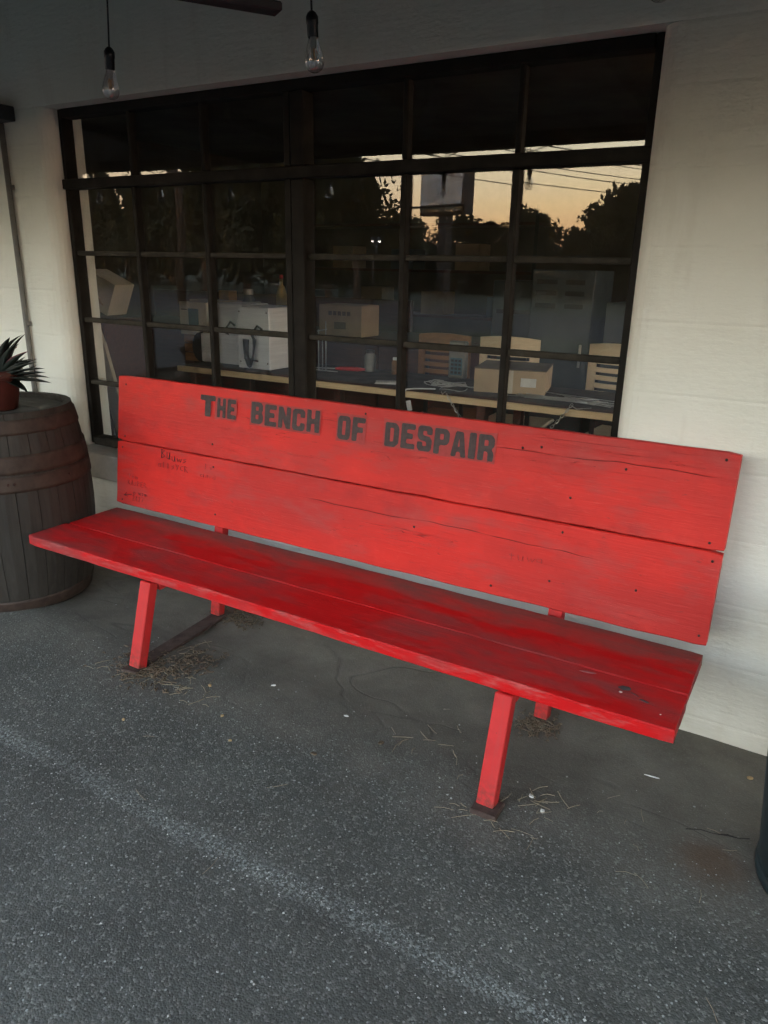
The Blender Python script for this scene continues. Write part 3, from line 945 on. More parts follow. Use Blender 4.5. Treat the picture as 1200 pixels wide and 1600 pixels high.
# ================================================================== CONDUIT, JUNCTION BOX, HANGING THINGS
M['conduit'] = simple('grey_conduit_paint', (.16, .16, .15), .6)
cond = empty('conduit', (-.262, YW - .018, -.02), 'thin grey conduit pipe running down the left wall', 'pipe')
tube('pipe', [(0, 0, .0), (0, 0, 1.97)], .0125, M['conduit'], cond, 12)
for z in (.5, 1.1, 1.7): box('clip', -.019, .019, -.003, .0175, z, z + .02, M['conduit'], cond, bev=.002)
jb = empty('junction_box', (-.262, YW - .001, 1.93), 'dark metal junction box on top of the conduit', 'box')
box('body', -.11, .085, -.075, 0, .023, .083, M['darksteel'], jb, bev=.004)
box('cover', -.105, .080, -.080, -.0755, .028, .078, M['darksteel'], jb, bev=.002)

flat = empty('hanging_bar', (1.485, -.672, 2.052), 'dark flat bar hanging level below the canopy', 'bar', rz=R(57))
box('bar', -.75, .205, -.030, .030, -.012, .012, M['darksteel'], flat, bev=.004)
for x in (-.5, -.15): tube('hanger_rod', [(x, 0, .0125), (x, 0, .375)], .005, M['darksteel'], flat, 8)

lam = empty('wall_lamp', (2.90, YW - .002, 2.13), 'dark metal shaded wall lamp at the upper right corner', 'lamp')
lathe('shade', [(.028, .09), (.035, .075), (.06, .04), (.115, -.06), (.118, -.075), (.112, -.07), (.055, .035), (.03, .07)], M['darksteel'], lam, n=32, loc=(.0, -.20, -.02))
tube('arm', [(0, -.012, .10), (0, -.08, .16), (0, -.17, .15), (0, -.20, .065)], .010, M['darksteel'], lam, 10)
lathe('wall_plate', [(.0, .0), (.045, .0), (.045, .008), (.03, .012), (.0, .012)], M['darksteel'], lam, n=20, loc=(0, 0, .10)).rotation_euler = (R(90), 0, 0)

def pendant(x, y, zb_, ztop, label, group, tilt=(0, 0)):
    t = empty('pendant_bulb', (x, y, zb_), label, 'light bulb', group)
    t.rotation_euler = (R(tilt[0]), R(tilt[1]), 0)
    lathe('glass', [(.0, 0), (.012, .0015), (.022, .008), (.0285, .020), (.0305, .033), (.028, .048), (.021, .070), (.0155, .088), (.0135, .098)], M['bulbglass'], t, n=24)
    lathe('socket', [(.0145, .094), (.0165, .097), (.0170, .130), (.0185, .133), (.0185, .150), (.013, .160), (.006, .166), (0, .166)], M['black'], t, n=16)
    f = bmesh.new()
    tube_into(f, [(0, 0, .098), (0, 0, .060), (.002, 0, .036)], .0026, 6)
    for k in range(4):
        a = k * math.pi / 2 + .4
        tube_into(f, [(.003 * math.cos(a), .003 * math.sin(a), .086), (.010 * math.cos(a), .010 * math.sin(a), .050), (.003 * math.cos(a), .003 * math.sin(a), .030)], .0010, 5)
    bmobj('filament', f, M['amber'], t)
    lathe('stem', [(.011, .097), (.0095, .080), (.006, .066), (.0, .064)], M['white_int'], t, n=14)
    ln = ztop - zb_
    tube('cord', [(0, 0, .165), (.003, 0, .165 + (ln - .165) * .5), (0, 0, ln)], .0032, M['black'], t, 6)
    return t
for x, zb_, lb, tl in ((.667, 1.937, 'clear pendant bulb hanging left, before the window corner', (2, 6)), (1.573, 1.939, 'clear pendant bulb hanging above the window mullion', (-2, -5)), (2.576, 1.992, 'clear pendant bulb cut off by the top picture edge', (0, 0))):
    pendant(x, -.30, zb_, 2.50 - .0, lb, None, tl)
for x, lb in ((-3.437, 'leftmost bulb reflected in the window'), (-2.60, 'second bulb from left reflected in the window'), (-1.712, 'reflected bulb just left of the window mullion'), (-.67, 'reflected bulb just right of the window mullion'), (.372, 'bulb reflected in front of the billboard'), (1.035, 'bulb reflected right of the billboard against the orange sky')):
    pendant(x, -3.0, 1.905, 2.29, 'clear pendant ' + lb, 'bulbs along the canopy edge')
sl = bmesh.new()
xs_ = [-5.6, -4.4, -3.437, -2.60, -1.712, -.67, .372, 1.035, 2.0, 3.0]
for a, b in zip(xs_[:-1], xs_[1:]):
    tube_into(sl, [(a + (b - a) * k / 10, -3.0, 2.17 - .07 * (1 - (2 * k / 10 - 1) ** 2) * 0 + .05 * (2 * abs(k / 10 - .5)) ** 4 * -1 + .03) for k in range(11)], .004, 5)
tag(bmobj('light_cord', sl, M['black']), 'black string light cord swagged along the canopy edge', 'cord')

# ================================================================== ROOM CONTENTS
M['pine'] = wood('pale_pine', (.60, .42, .23), (.74, .56, .34), .5)
M['tabletop'] = simple('dark_brown_laminate', (.045, .034, .026), .6, 0, .4, 9)
M['steel'] = simple('brushed_steel', (.90, .91, .91), .42, .15, .12, 4, .0004, stretch=(1, 1, 20))
M['chairwood'] = wood('light_chair_wood', (.72, .54, .33), (.86, .71, .50), .45)
M['brownwood'] = wood('orange_brown_wood', (.20, .085, .030), (.33, .155, .060), .5)
M['redwood'] = wood('dark_red_wood', (.050, .020, .014), (.10, .042, .028), .55)
M['carton'] = simple('cardboard', (.46, .34, .21), .8, 0, .15, 6)
M['carton2'] = simple('pale_cardboard', (.56, .49, .37), .8, 0, .12, 6)
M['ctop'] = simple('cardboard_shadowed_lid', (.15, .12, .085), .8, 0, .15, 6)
M['bluegrey'] = simple('blue_grey_metal', (.075, .095, .105), .5, 0, .2, 5)
M['greydev'] = simple('grey_plastic', (.20, .19, .17), .5)
M['white'] = simple('white_plastic', (.72, .72, .70), .45)
M['wirewhite'] = simple('pale_wire', (.55, .54, .50), .4)
M['chrome'] = simple('bright_chain_metal', (.55, .54, .50), .3, .8)
M['redh'] = simple('red_rubber_handle', (.50, .03, .03), .5)
M['orange'] = simple('orange_carton', (.55, .28, .08), .7)
M['blue'] = simple('blue_carton', (.05, .15, .36), .6)
M['yellow'] = simple('yellow_plastic', (.50, .36, .10), .6)
M['screen'] = simple('teal_print', (.05, .13, .16), .4)
TZ = .755
tab = empty('work_table', (1.1, 1.4, .02), 'long work table behind the window with pale pine front edge', 'table')
ti = Matrix.Translation((-1.1, -1.4, -.02))
def tp(o): return kid(o, tab, ti)
tp(box('top', -.51, 3.2, 1.094, 1.72, TZ - .030, TZ, M['tabletop'], bev=.002))
tp(box('front_edge', -.512, 3.2, 1.072, 1.0935, TZ - .034, TZ - .001, M['pine'], bev=.002))
for x in (-.46, .30, 1.55, 3.0):
    for y in (1.13, 1.66): tp(box('leg', x, x + .05, y, y + .05, .0205, TZ - .0305, M['redwood'], bev=.003))
tp(box('rear_rail', -.40, 3.1, 1.69, 1.712, TZ - .12, TZ - .0315, M['redwood']))

def steel_machine(x0_, x1_, z1_, y0_, y1_, label, low=False):
    t = empty('steel_machine', ((x0_ + x1_) / 2, (y0_ + y1_) / 2, TZ), label, 'appliance', 'steel machines on the work table')
    w, d = (x1_ - x0_) / 2, (y1_ - y0_) / 2
    box('housing', -w, w, -d, d, .012, z1_ - TZ, M['steel'], t, bev=.006, seg=2)
    for sx in (-1, 1):
        for sy in (-1, 1): lathe('foot', [(.0, 0), (.012, 0), (.012, .0125)], M['black'], t, n=10, loc=(sx * (w - .03), sy * (d - .03), 0))
    for sx in (-1, 1):
        for z in (.05, z1_ - TZ - .03): lathe('screw', [(0, .003), (.004, .002), (.005, 0)], M['nail'], t, n=8, loc=(sx * (w - .018), -d - .0005, z)).rotation_euler = (R(90), 0, 0)
    h = z1_ - TZ
    cx = .02
    tube('plug', [(cx + .06, -d - .012, h * .66), (cx + .03, -d - .02, h * .72), (cx - .02, -d - .018, h * .58)], [.008, .007, .005], M['black'], t, 8)
    c = bmesh.new()
    for k in range(4):
        o_ = k * .012
        pts = [(cx - .02 + .01 * math.sin(k), -d - .018, h * .58)]
        for s in range(13):
            a = math.pi * s / 12
            pts.append((cx - .045 + o_ + .040 * math.cos(a + .2 * k) * (1 - .2 * k / 4), -d - .016 - .004 * k, h * .50 - (h * .44) * math.sin(a) * (1 - .08 * k)))
        tube_into(c, pts, .0055, 6)
    tube_into(c, [(cx - .075, -d - .024, h * .20), (cx + .03, -d - .024, h * .17)], .006, 6)
    bmobj('power_cord', c, M['black'], t)
    return t
m1 = steel_machine(-.415, -.150, 1.137, 1.30, 1.56, 'left steel machine on the table, bulging lower body and cord')
lo = bmesh.new()
pr = [(.0, .015), (.0, .19)]
prof = []
for k in range(9):
    a = math.pi * k / 8
    prof.append((-.155 - .075 * math.sin(a), .105 - .09 * math.cos(a)))
poly = prof + [(.165, .195), (.165, .015)]
o = prism('lower_body', poly, -.19, -.1505, M['steel'], m1, axis='y')
o2 = prism('end_trim', [(-.160 - .080 * math.sin(math.pi * k / 8), .105 - .096 * math.cos(math.pi * k / 8)) for k in range(9)] + [(-.185, .20), (-.205, .105), (-.185, .012)][0:0], -.194, -.149, M['black'], m1, axis='y')
o2.location = (-.010, .002, 0)
steel_machine(-.088, .160, 1.134, 1.18, 1.48, 'right steel machine on the table with black cord loops')
t = empty('wooden_crate', (-.585, 1.40, TZ), 'dark brown wooden crate at the left table end', 'crate')
for k in range(3): box('board', -.07, .115, -.11, .11, .002 + k * .06, .056 + k * .06, M['brownwood'], t, bev=.003)
bxp = empty('picture_box', (-.545, 1.36, TZ + .178), 'pale carton with teal screen picture on the crate', 'carton')
box('body', -.105, .13, -.10, .12, 0, .205, M['carton2'], bxp, bev=.002)
box('print', -.025, .060, -.1025, -.1005, .03, .165, M['screen'], bxp)
box('print', -.09, -.035, -.1025, -.1005, .155, .160, M['black'], bxp)

# chairs
def chair(x, y, rz, mat, label, wid=.36, top=1.01):
    t = empty('slatted_chair', (x, y, .02), label, 'chair', 'slotted chairs behind the table', rz)
    h = top - .02
    def curved(name, z0_, z1_, xa, xb, th=.018, crown=0.):
        bm = bmesh.new()
        n = 10
        rows_ = []
        for i in range(n + 1):
            xx = xa + (xb - xa) * i / n
            yy = -.035 * (1 - (2 * xx / wid) ** 2)
            cz = crown * (1 - (2 * xx / wid) ** 2)
            rows_.append([bm.verts.new((xx, yy - th / 2, z0_)), bm.verts.new((xx, yy - th / 2, z1_ + cz)), bm.verts.new((xx, yy + th / 2, z1_ + cz)), bm.verts.new((xx, yy + th / 2, z0_))])
        for a, b in zip(rows_[:-1], rows_[1:]):
            for k in range(4): bm.faces.new((a[k], a[(k + 1) % 4], b[(k + 1) % 4], b[k]))
        bm.faces.new(rows_[0]); bm.faces.new(rows_[-1][::-1])
        return bmobj(name, bm, mat, t)
    hw_ = wid / 2
    curved('top_rail', h - .115, h - .014, -hw_, hw_, crown=.014)
    z = h - .115
    for k in range(5):
        curved('slat', z - .045, z - .020, -hw_ + .05, hw_ - .05, .0175)
        z -= .043
    curved('stile', z - .02, h - .1155, -hw_, -hw_ + .0495)
    curved('stile', z - .02, h - .1155, hw_ - .0495, hw_)
    curved('bottom_rail', z - .08, z - .0205, -hw_, hw_)
    box('seat', -hw_ - .02, hw_ + .02, .03, .42, .43, .455, mat, t, bev=.008)
    for sx in (-1, 1):
        box('leg', sx * (hw_ - .015) - .018, sx * (hw_ - .015) + .018, .05, .085, 0, .4295, M['darksteel'], t, bev=.003)
        box('leg', sx * (hw_ - .015) - .018, sx * (hw_ - .015) + .018, .36, .395, 0, .4295, M['darksteel'], t, bev=.003)
        box('back_post', sx * (hw_ - .05) - .012, sx * (hw_ - .05) + .012, .012, .0295, .35, h - .08, M['darksteel'], t)
    return t
chair(1.447, 1.80, R(4), M['chairwood'], 'light wooden chair with slotted back behind the carton')
chair(2.095, 1.80, R(-3), M['chairwood'], 'light wooden chair with slotted back nearest the right jamb')
chair(1.005, 1.84, R(6), M['brownwood'], 'orange-brown slotted chair in the shade behind the table', .34, 1.0)

# cartons and bits on the table
cb = empty('long_carton', (1.63, 1.38, TZ + .001), 'plain tan carton lying on the right half of the table', 'carton', rz=R(13))
box('body', -.187, .187, -.06, .29, 0, .122, M['carton'], cb, bev=.002)
box('lid', -.189, .189, -.062, .292, .1222, .128, M['ctop'], cb, bev=.001)
dv = empty('desk_phone', (1.172, 1.66, TZ + .001), 'grey upright keypad device beside the tan carton', 'phone')
box('body', -.05, .055, 0, .05, 0, .215, M['greydev'], dv, bev=.006)
box('keypad', -.035, .040, -.003, -.0005, .02, .12, M['screen'], dv)
for i in range(3):
    for j in range(4): box('key', -.030 + i * .024, -.014 + i * .024, -.006, -.0032, .028 + j * .023, .042 + j * .023, M['black'], dv)
w = bmesh.new()
for k in range(9):
    a0 = rnd.uniform(0, 6.28)
    pts = []
    ex_, ey_ = rnd.uniform(.07, .15), rnd.uniform(.03, .09)
    cx_, cy_ = 1.30 + rnd.uniform(-.06, .06), 1.29 + rnd.uniform(-.04, .06)
    for s in range(15):
        a = a0 + s * .36
        pts.append((cx_ + ex_ * math.cos(a), cy_ + ey_ * math.sin(a), TZ + .006 + k * .004 + .006 * math.sin(s * .9 + k)))
    tube_into(w, pts, .0022, 5)
tag(bmobj('wire_tangle', w, M['wirewhite'], smooth=True), 'tangle of pale wires on the table beside the carton', 'wire')
w = bmesh.new()
for k in range(16):
    a = R(rnd.uniform(-24, 12)); ln = rnd.uniform(.14, .26)
    cx_, cy_ = 1.98 + rnd.uniform(-.12, .16), 1.24 + rnd.uniform(-.05, .16)
    tube_into(w, [(cx_ - ln * math.cos(a), cy_ - ln * math.sin(a), TZ + .005 + .003 * (k % 5)), (cx_ + ln * math.cos(a), cy_ + ln * math.sin(a), TZ + .007 + .0035 * (k % 4))], .0022, 5)
tag(bmobj('rod_bundle', w, M['chrome'], smooth=True), 'loose bundle of thin bright rods near the right jamb', 'rods')
tg = empty('cable_tag', (1.172, 1.065, TZ + .004), 'white cable with tag hanging over the table edge', 'cable')
tube('cable', [(.12, .10, .008), (.04, .02, .012), (.0, -.006, .008), (-.012, -.014, -.02), (-.006, -.014, -.05)], .0035, M['white'], tg, 8)
box('tag', -.015, .013, -.020, -.011, -.105, -.05, M['white'], tg, bev=.003, rot=(0, R(-14), 0), loc=(.008, 0, 0))
tube('cable', [(.028, -.014, -.105), (.036, -.014, -.14), (.05, -.012, -.22)], .003, M['white'], tg, 6)
# chain looped from the table edge
ch = empty('hanging_chain', (1.65, 1.06, .55), 'bright link chain looped from the table front edge', 'chain')
torus = bmesh.new()
tube_into(torus, [(.0, .0055, -.006), (0, .0055, .006), (0, .003, .011), (0, -.003, .011), (0, -.0055, .006), (0, -.0055, -.006), (0, -.003, -.011), (0, .003, -.011), (0, .0055, -.006)], .0016, 5, cap=False)
lm = bpy.data.meshes.new('link'); torus.to_mesh(lm); torus.free(); lm.materials.append(M['chrome'])
P0, P1 = Vector((1.40, 1.064, .775)), Vector((2.06, 1.064, .775))
cpts = []
for s in range(121):
    u = s / 120
    cpts.append(Vector((P0.x + (P1.x - P0.x) * u, 1.064, .775 - .30 * (1 - abs(2 * u - 1) ** 1.6))))
acc, last, k = 0, cpts[0], 0
for a, b in zip(cpts[:-1], cpts[1:]):
    acc += (b - a).length
    if acc >= .0175:
        acc -= .0175
        o = bpy.data.objects.new('link', lm); COL.objects.link(o); o.parent = ch
        o.location = b - Vector((1.65, 1.06, .55))
        q = Vector((0, 0, 1)).rotation_difference((b - a).normalized())
        o.rotation_euler = (q.to_matrix() @ Matrix.Rotation(R(90 * (k % 2)), 3, 'Z')).to_euler()
        k += 1
tube('end_strand', [(2.06 - 1.65, .004, .225), (2.08 - 1.65, .03, .207), (2.13 - 1.65, .10, .2065)], .0025, M['chrome'], ch, 5)
tube('end_strand', [(1.40 - 1.65, .004, .225), (1.37 - 1.65, .03, .207), (1.33 - 1.65, .10, .2065)], .0025, M['chrome'], ch, 5)
tl = empty('red_handled_tool', (.42, 1.50, TZ + .014), 'hand tool with red handle lying on the table', 'tool', rz=R(22))
tube('handle', [(0, 0, 0), (.03, 0, .001), (.14, 0, 0), (.19, 0, 0)], [.008, .013, .014, .007], M['redh'], tl, 10)
tube('shaft', [(-.20, 0, 0), (.005, 0, 0)], .004, M['chrome'], tl, 8)
sd_ = empty('wire_stand', (.335, 1.44, TZ), 'thin bright wire stand left of the red-handled tool', 'stand')
for x, hh in ((0, .25), (.03, .22), (.055, .30)): tube('rod', [(x, 0, .004), (x, 0, hh)], .0035, M['chrome'], sd_, 6)
tube('foot', [(-.08, .0, .004), (.14, .0, .004)], .004, M['chrome'], sd_, 6)
tube('crossbar', [(-.01, 0, .24), (.065, 0, .255)], .003, M['chrome'], sd_, 6)

# back counter and things on it
bc = empty('back_counter', (-.6, 2.5, .02), 'dark red-brown counter at the back of the room', 'counter')
ki = Matrix.Translation((.6, -2.5, -.02))
kid(box('top', -2.6, .95, 2.12, 2.9, .86, .89, M['redwood'], bev=.004), bc, ki)
for i in range(6):
    kid(box('door', -2.58 + i * .587, -2.58 + i * .587 + .575, 2.135, 2.155, .10, .85, M['redwood'], bev=.004), bc, ki)
kid(box('carcass', -2.58, .93, 2.1555, 2.88, .021, .8595, M['redwood']), bc, ki)
kid(box('upstand', -2.6, .2, 2.86, 2.90, .891, 1.13, M['redwood']), bc, ki)
def carton(name, x, y, z, w_, d_, h_, mat, label, rz=0, cat='carton', extra=None):
    t = empty(name, (x, y, z), label, cat, None, rz)
    box('body', -w_ / 2, w_ / 2, -d_ / 2, d_ / 2, 0, h_, mat, t, bev=.003)
    for s in (-1, 1): box('flap', -w_ / 2 + .002, w_ / 2 - .002, min(0, s * d_ / 2) + (.001 if s > 0 else 0), max(0, s * d_ / 2) - (.001 if s < 0 else 0), h_ + .0005, h_ + .004, mat, t)
    if extra: extra(t)
    return t
def printing(t):
    for i, x in enumerate((-.10, -.06, -.02, .02, .06)): box('print', x, x + .028, -.1225, -.1205, .145, .175, M['ctop'], t)
    box('print', -.05, .05, -.1225, -.1205, .05, .10, M['ctop'], t)
carton('brown_carton', -.03, 2.34, .891, .37, .24, .215, M['carton'], 'brown carton with dark print on the back counter', 0, 'carton', printing)
carton('orange_carton', -1.30, 2.45, .891, .11, .10, .27, M['orange'], 'small orange carton behind the steel machines')
carton('blue_carton', -.50, 2.36, .891, .12, .10, .25, M['blue'], 'small blue carton beside the window mullion')
carton('beige_carton', -1.20, 2.30, .891, .62, .16, .20, M['carton2'], 'low wide beige carton behind the steel machines')
bt = empty('yellow_bottle', (-.74, 2.45, .891), 'slim yellow bottle on the back counter', 'bottle')
lathe('body', [(0, 0), (.04, 0), (.042, .01), (.042, .26), (.03, .31), (.014, .34), (.014, .38), (0, .38)], M['yellow'], bt, n=16)
lathe('cap', [(.0165, .38), (.0165, .41), (0, .411)], M['redh'], bt, n=12)
# shelf unit against the back wall
sh = empty('back_shelf', (-1.4, 5.6, .02), 'tall dim shelf rack against the back wall', 'shelf')
for z in (.3, .8, 1.3, 1.8): box('board', -1.6, 1.6, 0, .45, z, z + .03, M['redwood'], sh)
for x in (-1.6, -.02, 1.56): box('post', x, x + .04, -.004, -.0005, 0, 2.0, M['darksteel'], sh); 
for i in range(7):
    t = carton('shelf_carton', -2.75 + i * .42, 5.85, .02 + .8305 + (.5 if i % 2 else 0), .30, .3, .22 + .03 * (i % 3), M['carton'] if i % 3 else M['bluegrey'], ['tan', 'brown', 'grey', 'small', 'pale', 'dull', 'far'][i] + ' carton on the back shelf, number ' + ['one', 'two', 'three', 'four', 'five', 'six', 'seven'][i] + ' from the left')
# metal cabinets
def cabinet(x0_, x1_, y, h_, label, slots):
    t = empty('metal_cabinet', ((x0_ + x1_) / 2, y, .02), label, 'cabinet')
    w_ = (x1_ - x0_) / 2
    box('body', -w_, w_, 0, .45, 0, h_, M['bluegrey'], t, bev=.006)
    for z, a, b in slots: box('slot', -w_ + a * 2 * w_, -w_ + b * 2 * w_, -.004, -.0005, z, z + .03, M['black'], t, bev=.001)
    box('plinth', -w_ + .01, w_ - .01, -.003, -.0005, .01, .06, M['black'], t)
    box('handle', w_ - .06, w_ - .045, -.022, -.0006, h_ * .55, h_ * .66, M['chrome'], t, bev=.003)
cabinet(1.28, 1.70, 2.55, 1.36, 'blue-grey metal cabinet with dark vent slots behind the chairs', [(1.27, .08, .42), (1.27, .55, .85), (1.20, .08, .42), (1.20, .55, .85), (1.12, .08, .42), (1.12, .55, .85)])
cabinet(1.80, 2.35, 2.50, 1.17, 'low blue-grey metal cabinet nearest the right jamb', [(.9, .1, .9)])
cabinet(.86, 1.22, 2.9, 1.28, 'narrow grey metal cabinet left of the vented one', [(1.05, .1, .9)])
# left corner: board and open carton leaning
lb = empty('leaning_board', (-.42, .62, .02), 'pale wooden board leaning beside the left jamb', 'board')
o = box('plank', -.055, .055, -.012, .012, 0, 1.24, M['carton2'], lb, bev=.002, rot=(R(-5), R(-22), 0))
op = carton('open_carton', -.90, .86, .0205, .36, .30, 1.02, M['redwood'], 'tall brown carton in the left window corner')
oc = empty('tilted_carton', (-.90, .86, 1.105), 'small tan carton tipped on top of the tall one', 'carton')
box('body', -.11, .11, -.09, .09, 0, .20, M['carton2'], oc, bev=.002, rot=(R(0), R(24), R(10)))
box('flap', -.10, .10, -.004, 0, 0, .12, M['carton'], oc, rot=(R(48), R(24), R(10)), loc=(.02, -.10, .06))

# ================================================================== ACROSS THE ROAD (seen in the panes)
M['bark'] = simple('bark', (.045, .035, .027), .9, 0, .4, 12, .01, stretch=(1, 1, .2))
def leafmat(name, c):
    t = NT(name)
    oi = t.n('ShaderNodeObjectInfo')
    f = t.noise(1.4, 3, .6)
    t.set(t.mix(t.mr(f, .3, .7), tuple(x * .55 for x in c), tuple(x * 1.3 for x in c)), .75, 0, .2)
    return t.m
M['leaf'] = [leafmat('foliage_dark', (.018, .024, .012)), leafmat('foliage_mid', (.022, .028, .014))]
def crown_mesh(seed, n, rx, rz, leafs, sparse):
    g = random.Random(seed)
    V, F = [], []
    clumps = []
    for _ in range(26):
        while True:
            p = Vector((g.uniform(-1, 1), g.uniform(-1, 1), g.uniform(-1, 1)))
            if .25 < p.length < 1: break
        clumps.append((Vector((p.x * rx, p.y * rx, p.z * rz)), g.uniform(.18, .42) * rx))
    for i in range(n):
        c, r = clumps[g.randrange(len(clumps))] if g.random() > .1 else (Vector((g.uniform(-1, 1) * rx * .8, g.uniform(-1, 1) * rx * .8, g.uniform(-1, 1) * rz * .8)), .2 * rx)
        d = Vector((g.gauss(0, 1), g.gauss(0, 1), g.gauss(0, 1))).normalized() * r * (g.random() ** .45)
        p = c + d
        a = Vector((g.gauss(0, 1), g.gauss(0, 1), g.gauss(0, 1))).normalized()
        b = a.orthogonal().normalized()
        s = leafs * g.uniform(.6, 1.4)
        k = len(V)
        V += [p - a * s, p + b * s * .55, p + a * s, p - b * s * .55]
        F.append((k, k + 1, k + 2, k + 3))
    me = bpy.data.meshes.new('crown')
    me.from_pydata(V, [], F)
    return me
def limbs_mesh(seed, h, rx):
    g = random.Random(seed)
    bm = bmesh.new()
    tube_into(bm, [(0, 0, -.1), (.05, .02, h * .3), (-.04, .05, h * .6), (.02, 0, h * .9)], [.20, .15, .10, .03], 8)
    for k in range(9):
        a = g.uniform(0, 6.28); z = h * g.uniform(.28, .75)
        e = Vector((math.cos(a) * rx * g.uniform(.4, .8), math.sin(a) * rx * g.uniform(.4, .8), z + h * g.uniform(.12, .3)))
        tube_into(bm, [(0, 0, z), (e.x * .5, e.y * .5, (z + e.z) / 2 + .1), tuple(e)], [.08, .05, .015], 6)
    me = bpy.data.meshes.new('trunk')
    bm.to_mesh(me); bm.free()
    me.materials.append(M['bark'])
    return me
crowns = [crown_mesh(11, 7000, 2.2, 1.9, .17, 0), crown_mesh(12, 7000, 2.0, 2.2, .16, 0), crown_mesh(13, 3000, 2.2, 2.1, .15, 1)]
for i, c in enumerate(crowns): c.materials.append(M['leaf'][i % 2])
limbs = [limbs_mesh(21, 4.2, 2.0), limbs_mesh(22, 4.4, 1.9)]
def rpos(px_x20, z20, depth):
    k = (depth - CY) / (20 - CY)
    return CX + (px_x20 - CX) * k, -depth, CZ + (z20 - CZ) * k
def tree(x20, z20, depth, kind, label, wide=1.0):
    x, y, zt_ = rpos(x20, z20, depth)
    t = empty('tree', (x, y, 0), label, 'tree', 'trees across the road')
    s = zt_ / 6.2
    o = link('trunk', limbs[kind % 2], None, t); o.scale = (s, s, s)
    o = link('crown', crowns[kind], None, t, (0, 0, (4.1 if kind == 2 else 3.3) * s), (0, 0, rnd.uniform(0, 6.28))); o.scale = (s * wide, s * wide, s * (1. if kind == 2 else 1.42))
TR = [(-25.5, 4.25, 30, 0, 'dense tree at the far left of the reflection', 1.3), (-22.6, 4.2, 29, 1, 'dense tree second from the left in the reflection', 1.3), (-20.0, 4.15, 31, 0, 'dense tree third from the left in the reflection', 1.3),
      (-18.2, 5.2, 26, 2, 'thin branching tree rising left of the mullion in the reflection', 1.0), (-16.2, 5.4, 27, 0, 'tall dark tree left of the mullion in the reflection', 1.25), (-14.0, 5.6, 26, 1, 'tall dark tree behind the mullion in the reflection', 1.25),
      (-12.4, 5.0, 25, 0, 'tall dark tree right of the mullion in the reflection', 1.2), (-11.2, 4.5, 24, 2, 'loose leafy tree with gaps left of the billboard', 1.0), (-10.9, 3.5, 25, 1, 'shorter dense tree left of the billboard', 1.1),
      (-9.3, 2.75, 44, 1, 'small far tree left of the billboard pole', 1.2), (-8.0, 2.85, 46, 2, 'small loose tree behind the billboard pole', 1.2), (-7.0, 2.9, 45, 0, 'small far tree right of the billboard pole', 1.2),
      (-6.0, 2.55, 50, 1, 'low far tree between the billboard and the round tree', 1.4), (-5.1, 2.95, 42, 0, 'round far tree below the power lines', .95), (-4.2, 2.35, 55, 1, 'lowest far tree in the gap of the skyline', 1.5),
      (-3.1, 2.9, 38, 1, 'tree on the left shoulder of the right-hand tree group', 1.1), (-2.0, 3.65, 34, 0, 'tallest tree of the right-hand group', 1.1), (-.9, 3.9, 33, 1, 'dense tree at the right end of the reflection', 1.2), (.6, 4.0, 32, 0, 'dense tree hidden by the right window jamb', 1.2)]
TR += [(2.5, 4.6, 31, 1, 'added sky-blocking tree beyond the right end of the window view', 1.3), (5.0, 4.9, 30, 0, 'broad sky-blocking tree added right of the lot', 1.4), (7.8, 4.7, 30, 1, 'broad sky-blocking tree added further right of the lot', 1.4), (10.8, 5.0, 29, 0, 'dense sky-blocking tree added far right of the lot', 1.4), (14, 5.0, 29, 1, 'dense sky-blocking tree added at the far right corner of the lot', 1.4),  # unseen trees, added to keep low sky light off the upper wall
       (18, 5.2, 28, 0, 'dense sky-blocking tree added past the right corner of the lot', 1.5), (23, 5.4, 27, 1, 'last dense sky-blocking tree added on the right side', 1.5), (-29.5, 5.0, 27, 1, 'dense sky-blocking tree added past the left corner of the lot', 1.4), (-34, 5.2, 25, 0, 'last dense sky-blocking tree added on the left side', 1.5)]
for a in TR: tree(*a)
# hedge-like far wood closing the skyline
g = random.Random(5)
V, F = [], []
for i in range(26000):
    x = g.uniform(-95, 70); hh = 2.3 + .7 * noise.noise((x * .12, 1, 0)) + .5 * noise.noise((x * .5, 2, 0))
    if x < -28 or x > 2: hh += 2.2  # made taller out of view, to block the low sky light
    p = Vector((x, -37 + g.uniform(-1.5, 1.5), hh * g.random() ** .7))
    a = Vector((g.gauss(0, 1), g.gauss(0, 1), g.gauss(0, 1))).normalized(); b = a.orthogonal().normalized(); s = g.uniform(.2, .42); k = len(V)
    V += [p - a * s, p + b * s * .6, p + a * s, p - b * s * .6]; F.append((k, k + 1, k + 2, k + 3))
me = bpy.data.meshes.new('far_wood'); me.from_pydata(V, [], F)
tag(link('far_wood', me, M['leaf'][0]), 'low dark line of far trees along the skyline', 'trees', kind='stuff')

# billboard
M['bbface'] = simple('pale_sign_face', (.36, .43, .47), .6, 0, .1, 1)
M['bbdark'] = simple('sign_frame_dark', (.04, .04, .042), .6)
bb = empty('billboard', (-12.95, -30, 0), 'pale blank billboard on a thick post seen in the pane', 'billboard', rz=R(22))
box('post', -.28, .28, -.2, .2, -.05, 3.70, M['bbdark'], bb, bev=.02)
box('panel', -1.45, 1.45, -.32, .32, 3.70, 5.80, M['bbdark'], bb, bev=.02)
box('face', -1.40, 1.36, .3205, .345, 3.82, 5.74, M['bbface'], bb, bev=.01)
box('sheet', -.9, .75, .3455, .352, 4.15, 5.15, simple('sign_sheet', (.31, .375, .41), .6), bb)
box('catwalk', -1.9, 1.9, .35, .75, 4.02, 4.07, M['bbdark'], bb)
